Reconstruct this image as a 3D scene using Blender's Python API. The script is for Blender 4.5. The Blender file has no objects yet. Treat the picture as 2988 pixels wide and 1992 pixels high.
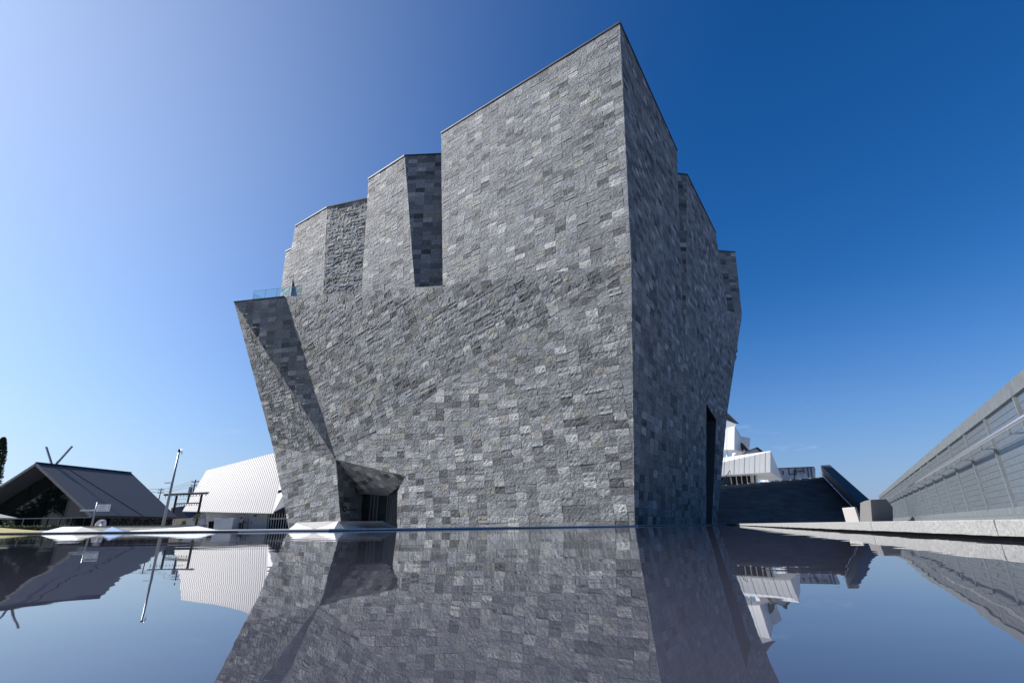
import bpy, math, random
import numpy as np
from mathutils import Vector, Matrix
random.seed(7)
rng = np.random.default_rng(11)
SC = bpy.context.scene
COL = SC.collection
R = math.radians

# ------------------------------------------------------------------ camera
EYE = Vector((0, 0, .10))                      # held just above the water
FPX, W0, H0 = 1450.0, 2988, 1992
PITCH, ROLL = math.atan(.3712), R(.62)
_f = Vector((0, math.cos(PITCH), math.sin(PITCH)))
_u = Vector((0, -math.sin(PITCH), math.cos(PITCH)))
_r = Vector((1, 0, 0))
CR = _r * math.cos(ROLL) - _u * math.sin(ROLL)
CU = _u * math.cos(ROLL) + _r * math.sin(ROLL)
cam = bpy.data.cameras.new('camera')
cam.sensor_width = 36.0
cam.lens = FPX / W0 * 36.0
cam.clip_start, cam.clip_end = .02, 6000
co = bpy.data.objects.new('camera', cam)
COL.objects.link(co)
co.matrix_world = Matrix(((CR.x, CU.x, -_f.x, EYE.x), (CR.y, CU.y, -_f.y, EYE.y),
                          (CR.z, CU.z, -_f.z, EYE.z), (0, 0, 0, 1)))
SC.camera = co
SC.render.resolution_x, SC.render.resolution_y = 1024, 682

# ------------------------------------------------------------------ sky, sun, exposure
SUN_EL, SUN_AZ = R(38), R(84)                  # azimuth counted to the left of the view axis
sdir = Vector((-math.sin(SUN_AZ) * math.cos(SUN_EL), math.cos(SUN_AZ) * math.cos(SUN_EL), math.sin(SUN_EL)))
world = bpy.data.worlds.new('World')
SC.world = world
world.use_nodes = True
wn = world.node_tree
bg = wn.nodes['Background']
sky = wn.nodes.new('ShaderNodeTexSky')
sky.sky_type = 'NISHITA'
sky.sun_disc = False
sky.sun_elevation = SUN_EL
sky.sun_rotation = -SUN_AZ
sky.altitude = 0
sky.air_density = 1.0
sky.dust_density = .35
sky.ozone_density = 6.0
def wnode(t, **kw):
    n = wn.nodes.new(t)
    for k, v in kw.items():
        setattr(n, k, v)
    return n
hsv = wnode('ShaderNodeHueSaturation')          # clear, deep blue of a dry morning
hsv.inputs['Hue'].default_value = .507
hsv.inputs['Saturation'].default_value = 1.27
hsv.inputs['Value'].default_value = 1.1
wn.links.new(sky.outputs[0], hsv.inputs['Color'])
tcw = wnode('ShaderNodeTexCoord')
sepw = wnode('ShaderNodeSeparateXYZ')
wn.links.new(tcw.outputs['Generated'], sepw.inputs[0])
# pale forward-scattered glow on the sun's side of the sky
dt = wnode('ShaderNodeVectorMath', operation='DOT_PRODUCT')
dt.inputs[1].default_value = Vector((sdir.x, sdir.y, .25)).normalized()   # low haze on the sun's side
wn.links.new(tcw.outputs['Generated'], dt.inputs[0])
gm = wnode('ShaderNodeMapRange')
gm.inputs['From Min'].default_value = -.2
gm.inputs['From Max'].default_value = 1.0
wn.links.new(dt.outputs['Value'], gm.inputs['Value'])
gp = wnode('ShaderNodeMath', operation='POWER')
gp.inputs[1].default_value = 3.0
wn.links.new(gm.outputs[0], gp.inputs[0])
gc = wnode('ShaderNodeVectorMath', operation='SCALE')
gc.inputs[0].default_value = (4.4, 4.5, 3.7)
wn.links.new(gp.outputs[0], gc.inputs['Scale'])
ga = wnode('ShaderNodeVectorMath', operation='ADD')
wn.links.new(hsv.outputs[0], ga.inputs[0])
wn.links.new(gc.outputs[0], ga.inputs[1])
# pale blue haze low over the horizon
hm = wnode('ShaderNodeMapRange')
hm.inputs['From Min'].default_value = 0
hm.inputs['From Max'].default_value = .42
hm.inputs['To Min'].default_value = 1
hm.inputs['To Max'].default_value = 0
wn.links.new(sepw.outputs['Z'], hm.inputs['Value'])
hp = wnode('ShaderNodeMath', operation='POWER')
hp.inputs[1].default_value = 2.0
wn.links.new(hm.outputs[0], hp.inputs[0])
hx = wnode('ShaderNodeMix', data_type='RGBA')
hx.inputs['B'].default_value = (1.95, 2.85, 5.2, 1)
hs = wnode('ShaderNodeMath', operation='MULTIPLY')
hs.inputs[1].default_value = .85
wn.links.new(hp.outputs[0], hs.inputs[0])
wn.links.new(hs.outputs[0], hx.inputs['Factor'])
wn.links.new(hsv.outputs[0], hx.inputs['A'])
wn.links.new(hx.outputs['Result'], ga.inputs[0])
# a few thin wisps of fair-weather cloud low in the sky
cmap = wnode('ShaderNodeMapping')
cmap.inputs['Scale'].default_value = (5.0, 5.0, 26.0)
cmap.inputs['Location'].default_value = (4.2, 7.7, 2.3)
wn.links.new(tcw.outputs['Generated'], cmap.inputs[0])
cnz = wnode('ShaderNodeTexNoise')
cnz.inputs['Scale'].default_value = 1.0
cnz.inputs['Detail'].default_value = 7
cnz.inputs['Roughness'].default_value = .6
wn.links.new(cmap.outputs[0], cnz.inputs['Vector'])
cth = wnode('ShaderNodeMapRange')
cth.inputs['From Min'].default_value = .635
cth.inputs['From Max'].default_value = .78
cth.inputs['To Max'].default_value = .35
wn.links.new(cnz.outputs['Fac'], cth.inputs['Value'])
clo = wnode('ShaderNodeMapRange')
clo.inputs['From Min'].default_value = .34
clo.inputs['From Max'].default_value = .12
wn.links.new(sepw.outputs['Z'], clo.inputs['Value'])
cml = wnode('ShaderNodeMath', operation='MULTIPLY')
wn.links.new(cth.outputs[0], cml.inputs[0])
wn.links.new(clo.outputs[0], cml.inputs[1])
cmx = wnode('ShaderNodeMix', data_type='RGBA')
cmx.inputs['B'].default_value = (7.6, 7.8, 8.6, 1)
wn.links.new(cml.outputs[0], cmx.inputs['Factor'])
wn.links.new(ga.outputs[0], cmx.inputs['A'])
wn.links.new(cmx.outputs['Result'], bg.inputs[0])
bg.inputs[1].default_value = .067
sl = bpy.data.lights.new('sun', 'SUN')
sl.energy = 5.0
sl.angle = R(.53)
sl.color = (1.0, .965, .92)
so = bpy.data.objects.new('sun', sl)
COL.objects.link(so)
so.rotation_euler = sdir.to_track_quat('Z', 'Y').to_euler()
vs = SC.view_settings
vs.view_transform = 'Standard'
vs.look = 'None'
vs.exposure = 0.82
vs.gamma = 1.0

# ------------------------------------------------------------------ helpers
def ray(px, py):
    return _f * FPX + CR * (px - W0 / 2) + CU * (H0 / 2 - py)

def at(px, py, F):                             # survey point at forward distance F metres
    d = ray(px, py)
    return EYE + d * (F / d.y)

def atz(px, py, z):                            # survey point at height z
    d = ray(px, py)
    return EYE + d * ((z - EYE.z) / d.z)

def plane(a, b, c):
    n = (b - a).cross(c - a).normalized()
    if n.dot(EYE - a) < 0:
        n = -n
    return (a, n)

def on(px, py, pl):
    d = ray(px, py)
    return EYE + d * ((pl[0] - EYE).dot(pl[1]) / d.dot(pl[1]))

def pix(p):
    v = p - EYE
    w = v.dot(_f)
    if w <= 0:
        return (-9999, -9999)
    return (W0 / 2 + FPX * v.dot(CR) / w, H0 / 2 - FPX * v.dot(CU) / w)

class MB:
    def __init__(s):
        s.v, s.f = [], []
    def add(s, vs, fs):
        k = len(s.v)
        s.v += [tuple(v) for v in vs]
        s.f += [tuple(i + k for i in f) for f in fs]
        return s
    def quad(s, *p):
        return s.add(p, [tuple(range(len(p)))])
    def box(s, c, size, X=None, Y=None, Z=None):
        c = Vector(c)
        X = (Vector(X).normalized() if X is not None else Vector((1, 0, 0))) * size[0] / 2
        Y = (Vector(Y).normalized() if Y is not None else Vector((0, 1, 0))) * size[1] / 2
        Z = (Vector(Z).normalized() if Z is not None else Vector((0, 0, 1))) * size[2] / 2
        vs = [c + X * a + Y * b + Z * d for d in (-1, 1) for b in (-1, 1) for a in (-1, 1)]
        return s.add(vs, [(0, 2, 3, 1), (4, 5, 7, 6), (0, 1, 5, 4), (2, 6, 7, 3), (0, 4, 6, 2), (1, 3, 7, 5)])
    def bar(s, a, b, w, d, side=None):         # rectangular bar from a to b
        a, b = Vector(a), Vector(b)
        Zd = (b - a)
        L = Zd.length
        Zd = Zd.normalized()
        X = Vector(side) if side is not None else Vector((0, 0, 1)).cross(Zd)
        if X.length < 1e-4:
            X = Vector((1, 0, 0))
        X = (X - Zd * X.dot(Zd)).normalized()
        return s.box((a + b) / 2, (w, d, L), X, Zd.cross(X), Zd)
    def prism(s, pts, off):                    # polygon swept by a vector
        n = len(pts)
        off = Vector(off)
        vs = [Vector(p) for p in pts] + [Vector(p) + off for p in pts]
        return s.add(vs, [tuple(range(n))[::-1], tuple(range(n, 2 * n))] +
                     [(i, (i + 1) % n, n + (i + 1) % n, n + i) for i in range(n)])
    def loft(s, a, b):
        n = len(a)
        return s.add(list(a) + list(b), [tuple(range(n))[::-1], tuple(range(n, 2 * n))] +
                     [(i, (i + 1) % n, n + (i + 1) % n, n + i) for i in range(n)])
    def tube(s, pts, rad, n=8, caps=True):
        pts = [Vector(p) for p in pts]
        rad = rad if isinstance(rad, (list, tuple)) else [rad] * len(pts)
        k = len(s.v)
        for i, p in enumerate(pts):
            d = (pts[min(i + 1, len(pts) - 1)] - pts[max(i - 1, 0)]).normalized()
            X = d.cross(Vector((0, 0, 1)))
            if X.length < 1e-3:
                X = Vector((1, 0, 0))
            X.normalize()
            Y = d.cross(X)
            for j in range(n):
                a = 2 * math.pi * j / n
                s.v.append(tuple(p + (X * math.cos(a) + Y * math.sin(a)) * rad[i]))
        for i in range(len(pts) - 1):
            for j in range(n):
                a, b = k + i * n + j, k + i * n + (j + 1) % n
                s.f.append((a, b, b + n, a + n))
        if caps:
            s.f.append(tuple(k + j for j in range(n))[::-1])
            s.f.append(tuple(k + (len(pts) - 1) * n + j for j in range(n)))
        return s
    def build(s, name, m, parent=None, smooth=False, bevel=0):
        me = bpy.data.meshes.new(name)
        me.from_pydata(s.v, [], s.f)
        if m is not None:
            me.materials.append(m)
        if smooth:
            me.polygons.foreach_set('use_smooth', [True] * len(me.polygons))
        me.update()
        o = bpy.data.objects.new(name, me)
        COL.objects.link(o)
        if parent is not None:
            o.parent = parent
            o.matrix_parent_inverse = Matrix.Translation(-parent.location)
        if bevel:
            b = o.modifiers.new('bevel', 'BEVEL')
            b.width = bevel
            b.segments = 2
            b.limit_method = 'ANGLE'
        return o

def empty(name, loc):
    o = bpy.data.objects.new(name, None)
    o.location = loc
    o.empty_display_size = .2
    COL.objects.link(o)
    return o

def tag(o, label=None, cat=None, group=None, kind=None):
    if label: o['label'] = label
    if cat: o['category'] = cat
    if group: o['group'] = group
    if kind: o['kind'] = kind
    return o

def thing(name, loc, label, cat, group=None):
    return tag(empty(name, loc), label, cat, group)

# ------------------------------------------------------------------ materials
def mat(name, col, rough=.6, metal=0.0, var=.0, vscale=3.0, bump=0.0, bscale=20.0, bdist=.01, spec=.5, stretch=None):
    m = bpy.data.materials.new(name)
    m.use_nodes = True
    nt = m.node_tree
    p = nt.nodes['Principled BSDF']
    p.inputs['Base Color'].default_value = (*col, 1)
    p.inputs['Roughness'].default_value = rough
    p.inputs['Metallic'].default_value = metal
    p.inputs['Specular IOR Level'].default_value = spec
    if var or bump:
        tc = nt.nodes.new('ShaderNodeTexCoord')
        mp = nt.nodes.new('ShaderNodeMapping')
        if stretch:
            mp.inputs['Scale'].default_value = stretch
        nt.links.new(tc.outputs['Object'], mp.inputs[0])
    if var:
        nz = nt.nodes.new('ShaderNodeTexNoise')
        nz.inputs['Scale'].default_value = vscale
        nz.inputs['Detail'].default_value = 6
        nz.inputs['Roughness'].default_value = .65
        nt.links.new(mp.outputs[0], nz.inputs['Vector'])
        mr = nt.nodes.new('ShaderNodeMapRange')
        mr.inputs['From Min'].default_value = .25
        mr.inputs['From Max'].default_value = .75
        mr.inputs['To Min'].default_value = 1 - var
        mr.inputs['To Max'].default_value = 1 + var
        nt.links.new(nz.outputs['Fac'], mr.inputs['Value'])
        mx = nt.nodes.new('ShaderNodeVectorMath')
        mx.operation = 'SCALE'
        mx.inputs[0].default_value = col
        nt.links.new(mr.outputs[0], mx.inputs['Scale'])
        nt.links.new(mx.outputs[0], p.inputs['Base Color'])
    if bump:
        nb = nt.nodes.new('ShaderNodeTexNoise')
        nb.inputs['Scale'].default_value = bscale
        nb.inputs['Detail'].default_value = 5
        nt.links.new(mp.outputs[0], nb.inputs['Vector'])
        b = nt.nodes.new('ShaderNodeBump')
        b.inputs['Strength'].default_value = bump
        b.inputs['Distance'].default_value = bdist
        nt.links.new(nb.outputs['Fac'], b.inputs['Height'])
        nt.links.new(b.outputs[0], p.inputs['Normal'])
    return m

def glass_mat(name, col, rough=.03, spec=.5):
    return mat(name, col, rough, 0, spec=spec)

def clear_glass(name, tint, a):
    m = bpy.data.materials.new(name)
    m.use_nodes = True
    nt = m.node_tree
    out = nt.nodes['Material Output']
    tr = nt.nodes.new('ShaderNodeBsdfTransparent')
    tr.inputs[0].default_value = (*tint, 1)
    gl = nt.nodes.new('ShaderNodeBsdfGlossy')
    gl.inputs['Roughness'].default_value = .02
    mx = nt.nodes.new('ShaderNodeMixShader')
    mx.inputs[0].default_value = a
    nt.links.new(tr.outputs[0], mx.inputs[1])
    nt.links.new(gl.outputs[0], mx.inputs[2])
    nt.links.new(mx.outputs[0], out.inputs[0])
    return m

def stone_mat():
    m = bpy.data.materials.new('split_granite')
    m.use_nodes = True
    nt = m.node_tree
    N, L = nt.nodes.new, nt.links.new
    p = nt.nodes['Principled BSDF']
    p.inputs['Roughness'].default_value = .62
    p.inputs['Specular IOR Level'].default_value = .2
    uv = N('ShaderNodeUVMap')
    uv.uv_map = 'UVMap'
    at_ = N('ShaderNodeAttribute')
    at_.attribute_name = 'tone'
    def noise(sx, sy, detail, rough, dist=0.0):
        mp = N('ShaderNodeMapping')
        mp.inputs['Scale'].default_value = (sx, sy, 1)
        L(uv.outputs[0], mp.inputs[0])
        nz = N('ShaderNodeTexNoise')
        nz.inputs['Scale'].default_value = 1
        nz.inputs['Detail'].default_value = detail
        nz.inputs['Roughness'].default_value = rough
        nz.inputs['Distortion'].default_value = dist
        L(mp.outputs[0], nz.inputs['Vector'])
        return nz
    ridge = noise(2.2, 6.0, 6, .70, .7)
    chip = noise(6, 10, 3, .6, .3)
    speckle_shade = noise(4.6, 12, 5, .8, .8)  # mineral speckle, with fine shading of the split relief put into the colour
    mr = N('ShaderNodeMapRange')
    mr.inputs['From Min'].default_value = .3
    mr.inputs['From Max'].default_value = .7
    mr.inputs['To Min'].default_value = .34
    mr.inputs['To Max'].default_value = 1.74
    L(speckle_shade.outputs['Fac'], mr.inputs['Value'])
    sc = N('ShaderNodeVectorMath')
    sc.operation = 'SCALE'
    L(at_.outputs['Color'], sc.inputs[0])
    L(mr.outputs[0], sc.inputs['Scale'])
    L(sc.outputs[0], p.inputs['Base Color'])
    a = N('ShaderNodeMath'); a.operation = 'MULTIPLY_ADD'
    a.inputs[1].default_value = .38
    L(chip.outputs['Fac'], a.inputs[0])
    L(ridge.outputs['Fac'], a.inputs[2])
    b = N('ShaderNodeBump')
    b.inputs['Strength'].default_value = 1.0
    b.inputs['Distance'].default_value = .18
    L(a.outputs[0], b.inputs['Height'])
    L(b.outputs[0], p.inputs['Normal'])
    return m

def water_mat():
    m = bpy.data.materials.new('still_water')
    m.use_nodes = True
    nt = m.node_tree
    N, L = nt.nodes.new, nt.links.new
    p = nt.nodes['Principled BSDF']
    p.inputs['Base Color'].default_value = (.038, .040, .056, 1)
    p.inputs['Roughness'].default_value = .012
    p.inputs['IOR'].default_value = 1.54
    p.inputs['Specular IOR Level'].default_value = .5
    tc = N('ShaderNodeTexCoord')
    def nz(sx, sy, d):
        mp = N('ShaderNodeMapping')
        mp.inputs['Scale'].default_value = (sx, sy, 1)
        mp.inputs['Rotation'].default_value = (0, 0, .25)
        L(tc.outputs['Object'], mp.inputs[0])
        n = N('ShaderNodeTexNoise')
        n.inputs['Scale'].default_value = 1
        n.inputs['Detail'].default_value = d
        n.inputs['Roughness'].default_value = .4
        L(mp.outputs[0], n.inputs['Vector'])
        return n
    big, small = nz(.9, 1.6, 1), nz(5, 9, 1)
    a = N('ShaderNodeMath'); a.operation = 'MULTIPLY_ADD'
    a.inputs[1].default_value = .10
    L(small.outputs['Fac'], a.inputs[0])
    L(big.outputs['Fac'], a.inputs[2])
    b = N('ShaderNodeBump')
    b.inputs['Strength'].default_value = 1.0
    b.inputs['Distance'].default_value = .0022
    L(a.outputs[0], b.inputs['Height'])
    L(b.outputs[0], p.inputs['Normal'])
    return m

M_STONE = stone_mat()
M_CORE = mat('grout_dark', (.05, .052, .056), .9)
M_COPING = mat('coping_metal', (.018, .019, .022), .6, .0)
M_WATER = water_mat()
M_RIM = mat('rim_stone_dark', (.16, .165, .175), .5, var=.25, vscale=6, bump=.3, bscale=40)
M_RIML = mat('rim_stone_light', (.52, .52, .52), .6, var=.12, vscale=8, bump=.2, bscale=40)
M_SLOT = mat('overflow_slot', (.006, .006, .007), .8)
M_CONC = mat('kerb_concrete', (.235, .235, .232), .85, var=.38, vscale=55, bump=.55, bscale=60, bdist=.008)
M_WALL = mat('low_wall_concrete', (.33, .32, .30), .8, var=.25, vscale=2.5, bump=.3, bscale=14)
M_PAVE = mat('paving', (.30, .30, .29), .8, var=.15, vscale=2)
M_LAWN = mat('dry_lawn', (.30, .255, .095), .95, var=.35, vscale=3.0, bump=.8, bscale=60, bdist=.03)
M_WHITE = mat('white_panel', (.52, .53, .54), .45, var=.04, vscale=1.5)
M_WHITEROOF = mat('white_roof', (.275, .275, .285), .5, var=.05, vscale=1.0)
M_SEAM = mat('roof_seam', (.10, .10, .105), .5)
M_MOUND = mat('polished_panel', (.80, .82, .86), .12, .8)
M_MOUNDLIT = mat('sunlit_white_mound', (.82, .83, .84), .35, 0)
M_GALV = mat('galvanised_steel', (.165, .185, .20), .5, .35, var=.25, vscale=14, bump=.1, bscale=30)
M_STEEL = mat('brushed_steel', (.55, .56, .58), .25, .9)
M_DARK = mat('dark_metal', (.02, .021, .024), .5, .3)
M_ROOFDK = mat('dark_shingle', (.036, .041, .055), .55, var=.18, vscale=2.2, bump=.5, bscale=5, bdist=.05, stretch=(1, 1, 9))
M_SOFFIT = mat('dark_soffit', (.014, .015, .018), .8)
M_GREYPANEL = mat('grey_panel', (.085, .075, .072), .8, var=.1, vscale=2)
M_GLASSDK = glass_mat('dark_glass', (.004, .007, .007), .03, .28)
M_GLASSDK2 = glass_mat('dim_glass', (.01, .016, .017), .08, .5)
M_FRAME = mat('grey_frame', (.19, .21, .22), .4, .4)
M_FIN = mat('bronze_fin', (.045, .05, .055), .5, .2)
M_STAIR = mat('dark_stair_stone', (.115, .120, .128), .7, var=.45, vscale=.5, bump=.3, bscale=12)
M_BLACKWALL = mat('black_stone', (.02, .021, .024), .6, var=.4, vscale=2, bump=.5, bscale=6)
M_BLOCKL = mat('pale_block', (.31, .295, .285), .8, var=.06, vscale=6)
M_BLOCKD = mat('grey_block', (.12, .115, .115), .75, var=.1, vscale=6)
M_BARK = mat('bark', (.05, .035, .025), .9, var=.3, vscale=8)
M_LEAFDK = mat('cypress_leaf', (.022, .035, .014), .8)
M_LEAF = mat('shrub_leaf', (.055, .085, .025), .7)
M_POLE = mat('lamp_post_grey', (.20, .22, .24), .4, .4)
M_WIRE = mat('wire_black', (.02, .02, .02), .7)
M_TORII = mat('torii_bronze', (.028, .022, .02), .5, .5, var=.3, vscale=5)
M_BEIGE = mat('beige_wall', (.50, .44, .33), .8, var=.08, vscale=1)
M_SIGN = mat('sign_white', (.78, .78, .78), .4)
M_INK = mat('sign_ink', (.10, .10, .11), .6)
M_RED = mat('sign_red', (.5, .03, .03), .5)
M_BALLOON = mat('balloon_fabric', (.60, .58, .66), .6)
M_FABRIC = mat('parasol_fabric', (.30, .30, .33), .8)
M_GLASSRAIL = clear_glass('rail_glass', (.86, .96, .95), .09)
M_SKIN = mat('skin', (.45, .27, .19), .6)
M_SHIRT = mat('white_shirt', (.70, .71, .73), .8)
M_TROUSER = mat('black_trousers', (.012, .012, .015), .8)
M_HAIR = mat('black_hair', (.01, .009, .008), .5)
M_DOT = mat('light_dot', (.22, .19, .12), .8)  # tan colour standing in for light in the screen wall's openings

# ------------------------------------------------------------------ ground, pool
W_L2, W_L1, W_C = Vector((-52, 26.8, 0)), Vector((-6.7, 19.2, 0)), Vector((7.5, 32.0, 0))
W_E = Vector((22.6, 56.0, 0))
PAR0 = Vector((1.58 - .375 * 4, -4, 0))
PARD = Vector((.375, 1, 0)).normalized()
PAR1 = Vector((1.58 + .375 * 56.5, 56.5, 0))
tag(MB().quad((-60, -14, 0), PAR0 + Vector((0, -10, 0)), PAR0, PAR1, W_E, W_C, W_L1, W_L2, (-60, 26, 0)).build('water', M_WATER), kind='structure')
g = MB()
far = [(-900, -60, -.02), (900, -60, -.02), (900, 1500, -.02), (-900, 1500, -.02)]
g.quad(*far)
tag(g.build('ground', M_PAVE), kind='structure')
# paved terrace beyond the rim and right of the kerb
gl = MB()
tz = .055
gl.quad(*[Vector((p[0], p[1], tz)) for p in [W_L2 + Vector((0, .35, 0)), W_L1 + Vector((0, .4, 0)), W_C + Vector((-.25, .35, 0)), W_E + Vector((-.3, .2, 0)), (60, 120, 0), (-120, 120, 0), (-120, 30, 0)]])
tag(gl.build('terrace_paving', M_PAVE), kind='structure')
gr = MB()
pr = Vector((PARD.y, -PARD.x, 0))
gr.quad(*[Vector((p[0], p[1], .06)) for p in [PAR0 + pr * .3, (60, -4, 0), (60, 120, 0), PAR1 + pr * .3]])
tag(gr.build('walkway_paving', M_PAVE), kind='structure')

# pool rim of stones, with a dark overflow slot under each run
def rim(a, b, n, m, name, top, w, over=.0, slot=.022):
    r_ = tag(empty(name, a), kind='structure')
    d = (b - a).normalized()
    s = Vector((-d.y, d.x, 0))
    if s.y < 0:
        s = -s
    L = (b - a).length / n
    proto = None
    for i in range(n):
        c = a + d * (L * (i + .5)) + s * w / 2
        if proto is None:
            o = MB().box((0, 0, 0), (L - .008, w, top - slot)).build('coping_stone', m, None)
            proto = o
        else:
            o = proto.copy()
            COL.objects.link(o)
        o.parent = r_
        o.rotation_euler = (0, 0, math.atan2(d.y, d.x))
        o.location = c - a + Vector((0, 0, slot + (top - slot) / 2 + random.uniform(-.0012, .0012)))
    MB().box((a + b) / 2 + s * (w / 2 + .05) + Vector((0, 0, slot / 2)), ((b - a).length, w, slot + .02), d, s).build('overflow_slot', M_SLOT, r_)
    return r_
W_S = W_L1 + (W_C - W_L1) * .02
rim(W_L2, W_L1 + Vector((-3.6, .6, 0)), 24, M_RIM, 'pool_rim', .062, .38)
rim(W_L1 + Vector((-3.6, .6, 0)), W_L1, 3, M_RIML, 'pool_rim', .075, .38)
rim(W_L1, W_C, 10, mat('rim_stone_mid', (.48, .48, .50), .5, var=.2, vscale=6, bump=.3, bscale=40), 'pool_rim', .078, .34)
rim(W_C, W_E, 10, M_RIM, 'pool_rim', .075, .30)

# ------------------------------------------------------------------ museum
MUS = thing('stone_museum', (8, 33, 0), 'huge faceted grey granite museum rising from the reflecting pool', 'museum')
B, M, T = at(1852, 1531, 33), at(1842, 768, 29.5), at(1808, 68, 29)
TL, TR = atz(1287, 390, T.z), atz(1975, 440, T.z)
A, C0 = at(980, 1340, 50.5), at(830, 866, 49.7)
K = atz(683, 882, C0.z)
G, J = at(795, 1300, 56.5), at(992, 1519, 50.7)
pU1, pUR = plane(M, T, TL), plane(T, M, TR)
pL2, pL1 = plane(M, B, A), plane(M, A, C0)
pS1, pL3, pL4 = plane(K, C0, A), plane(K, A, G), plane(A, J, G)
Bq = at(2061, 1527, 50)
pLRa = plane(B, M, Bq)
Q, V = on(2061, 1178, pLRa), at(2165, 920, 58)
pLRb = plane(M, Q, V)
HZ = Vector((1, 0, 0))

def fc(pl, px, course=None):
    P = [p if isinstance(p, Vector) else on(p[0], p[1], pl) for p in px]
    if course:
        a, b = on(course[0], course[1], pl), on(course[2], course[3], pl)
        u = (b - a).normalized()
    else:
        u = pl[1].cross(Vector((0, 0, 1)))
        if u.length < .05:
            u = Vector((1, 0, 0))
        u.normalize()
    return (pl, P, u)
FAC = []
# tower: lit left face, shaded right face
FAC.append(fc(pU1, [T, TL, (1292, 862), M]))
N1 = on(1998, 1060, pLRa)
FAC.append(fc(plane(T, M, N1), [T, M, N1]))
FAC.append(fc(plane(T, N1, TR), [T, N1, TR]))
# second and third blocks stepping back to the left
a2 = at(1181, 455, 42.8); b2 = atz(1075, 523, a2.z); r2 = atz(1292, 450, a2.z); q2 = at(1210, 838, 43)
p2, p2d = plane(a2, b2, q2), plane(a2, r2, q2)
FAC.append(fc(p2, [a2, b2, (1053, 880), (1213, 870)]))
FAC.append(fc(p2d, [a2, (1212, 862), (1300, 858), r2]))
r3 = at(1079, 578, 47.5); a3 = atz(955, 605, r3.z); b3 = atz(862, 660, r3.z); q3 = at(943, 852, 49.7)
p3, p3d = plane(a3, b3, q3), plane(a3, r3, q3)
FAC.append(fc(p3, [a3, b3, (816, 885), (942, 880)]))
FAC.append(fc(p3d, [a3, (942, 880), (1066, 872), r3]))
r4 = at(866, 718, 54.5); b4 = atz(834, 735, r4.z); q4 = at(817, 866, 54)
p4 = plane(r4, b4, q4)
FAC.append(fc(p4, [r4, b4, (816, 872), (846, 880)]))
# lower rock
LX = on(1290, 833, pL1)
FAC.append(fc(pL1, [C0, A, LX], (1000, 1150, 1400, 925)))
FAC.append(fc(pL1, [LX, A, M], (1000, 1150, 1400, 925)))
CR1, CR0 = on(1184, 1388, pL2), on(1166, 1541, pL2)
FAC.append(fc(pL2, [M, A, CR1], (1100, 1330, 1500, 1345)))
FAC.append(fc(pL2, [M, CR1, CR0, B]))
FAC.append(fc(pS1, [K, A, C0], (760, 1000, 900, 985)))
FAC.append(fc(pL3, [K, G, A], (750, 1150, 900, 1110)))
FAC.append(fc(pL4, [A, G, (843, 1545), (995, 1545)], (830, 1430, 980, 1385)))
# shaded right side
FAC.append(fc(pLRa, [M, B, (2061, 1533), Q]))
a5 = at(2005, 511, 44.9); b5 = atz(2088, 680, a5.z)
q5 = N1 + Vector((.12, .3, 0))
p5 = plane(a5, b5, q5)
r5 = atz(1965, 506, a5.z)
p5d = plane(a5, r5, q5)
k5 = on(2124, 905, p5)
FAC.append(fc(p5, [a5, q5, k5, b5]))
FAC.append(fc(p5d, [a5, r5, (1990, 1062), q5]))
V = on(2165, 920, plane(q5, Q, k5))
print('V', V, 'k5', k5, 'q5', q5)
r6 = at(2084, 731, V.y - .5); a6 = at(2146, 736, V.y - .3)
p6 = plane(r6, a6, V)
FAC.append(fc(p6, [r6, (2118, 915), V, a6]))
S2, S1 = at(2122, 1205, 56.5), at(2090, 1225, 53.2)
for tri in ((q5, Q, k5), (Q, V, k5), (Q, S2, V), (Q, S1, S2)):
    FAC.append(fc(plane(*tri), list(tri)))
E0, E1 = at(2092, 1533, 52.8), at(2077, 1533, 51.5)
p7 = plane(S2, E0, E1)
FAC.append(fc(p7, [S2, S1, E1, E0]))
# entrance cave
CV0, CV1 = at(1052, 1440, 54), at(1130, 1446, 51)          # inner lintel
CV2 = at(1160, 1432, 45.9)
IB0, IB1, IB2 = at(1049, 1535, 54), at(1126, 1537, 51), at(1158, 1540, 46.3)
pc1 = plane(A, CR1, CV1)
FAC.append(fc(pc1, [A, CV1, CV2, CR1]))
pc0 = plane(A, CV0, CV1)
FAC.append(fc(pc0, [A, CV0, CV1]))
pj = plane(A, J, CV0)
FAC.append(fc(pj, [A, (995, 1545), IB0, CV0]))
pk = plane(CR1, CR0, CV2)
FAC.append(fc(pk, [CR1, CV2, IB2, CR0]))

TW, TH, JT, DP = .95, .52, .007, .075
def SPREAD(fi): return 1.3 if fi in (0, 3, 5, 7) else 2.0
def rnd_tone(spread=1.8):
    k = random.random()
    v = random.gauss(.164, .015 * spread)
    c = (.955, 1.0, 1.055)
    q = spread
    if k < .04 * q:
        v, c = random.uniform(.25, .34), (1, 1, .99)
    elif k < .07 * q:
        v = random.uniform(.055, .085)
    elif k < .10 * q:
        v, c = random.uniform(.17, .22), (1, .98, .90)
    elif k < .18 * q:
        v = random.uniform(.19, .23)
    elif k < .24 * q:
        v = random.uniform(.10, .125)
    v = max(.05, v)
    return (v * c[0], v * c[1], v * c[2])

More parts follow.
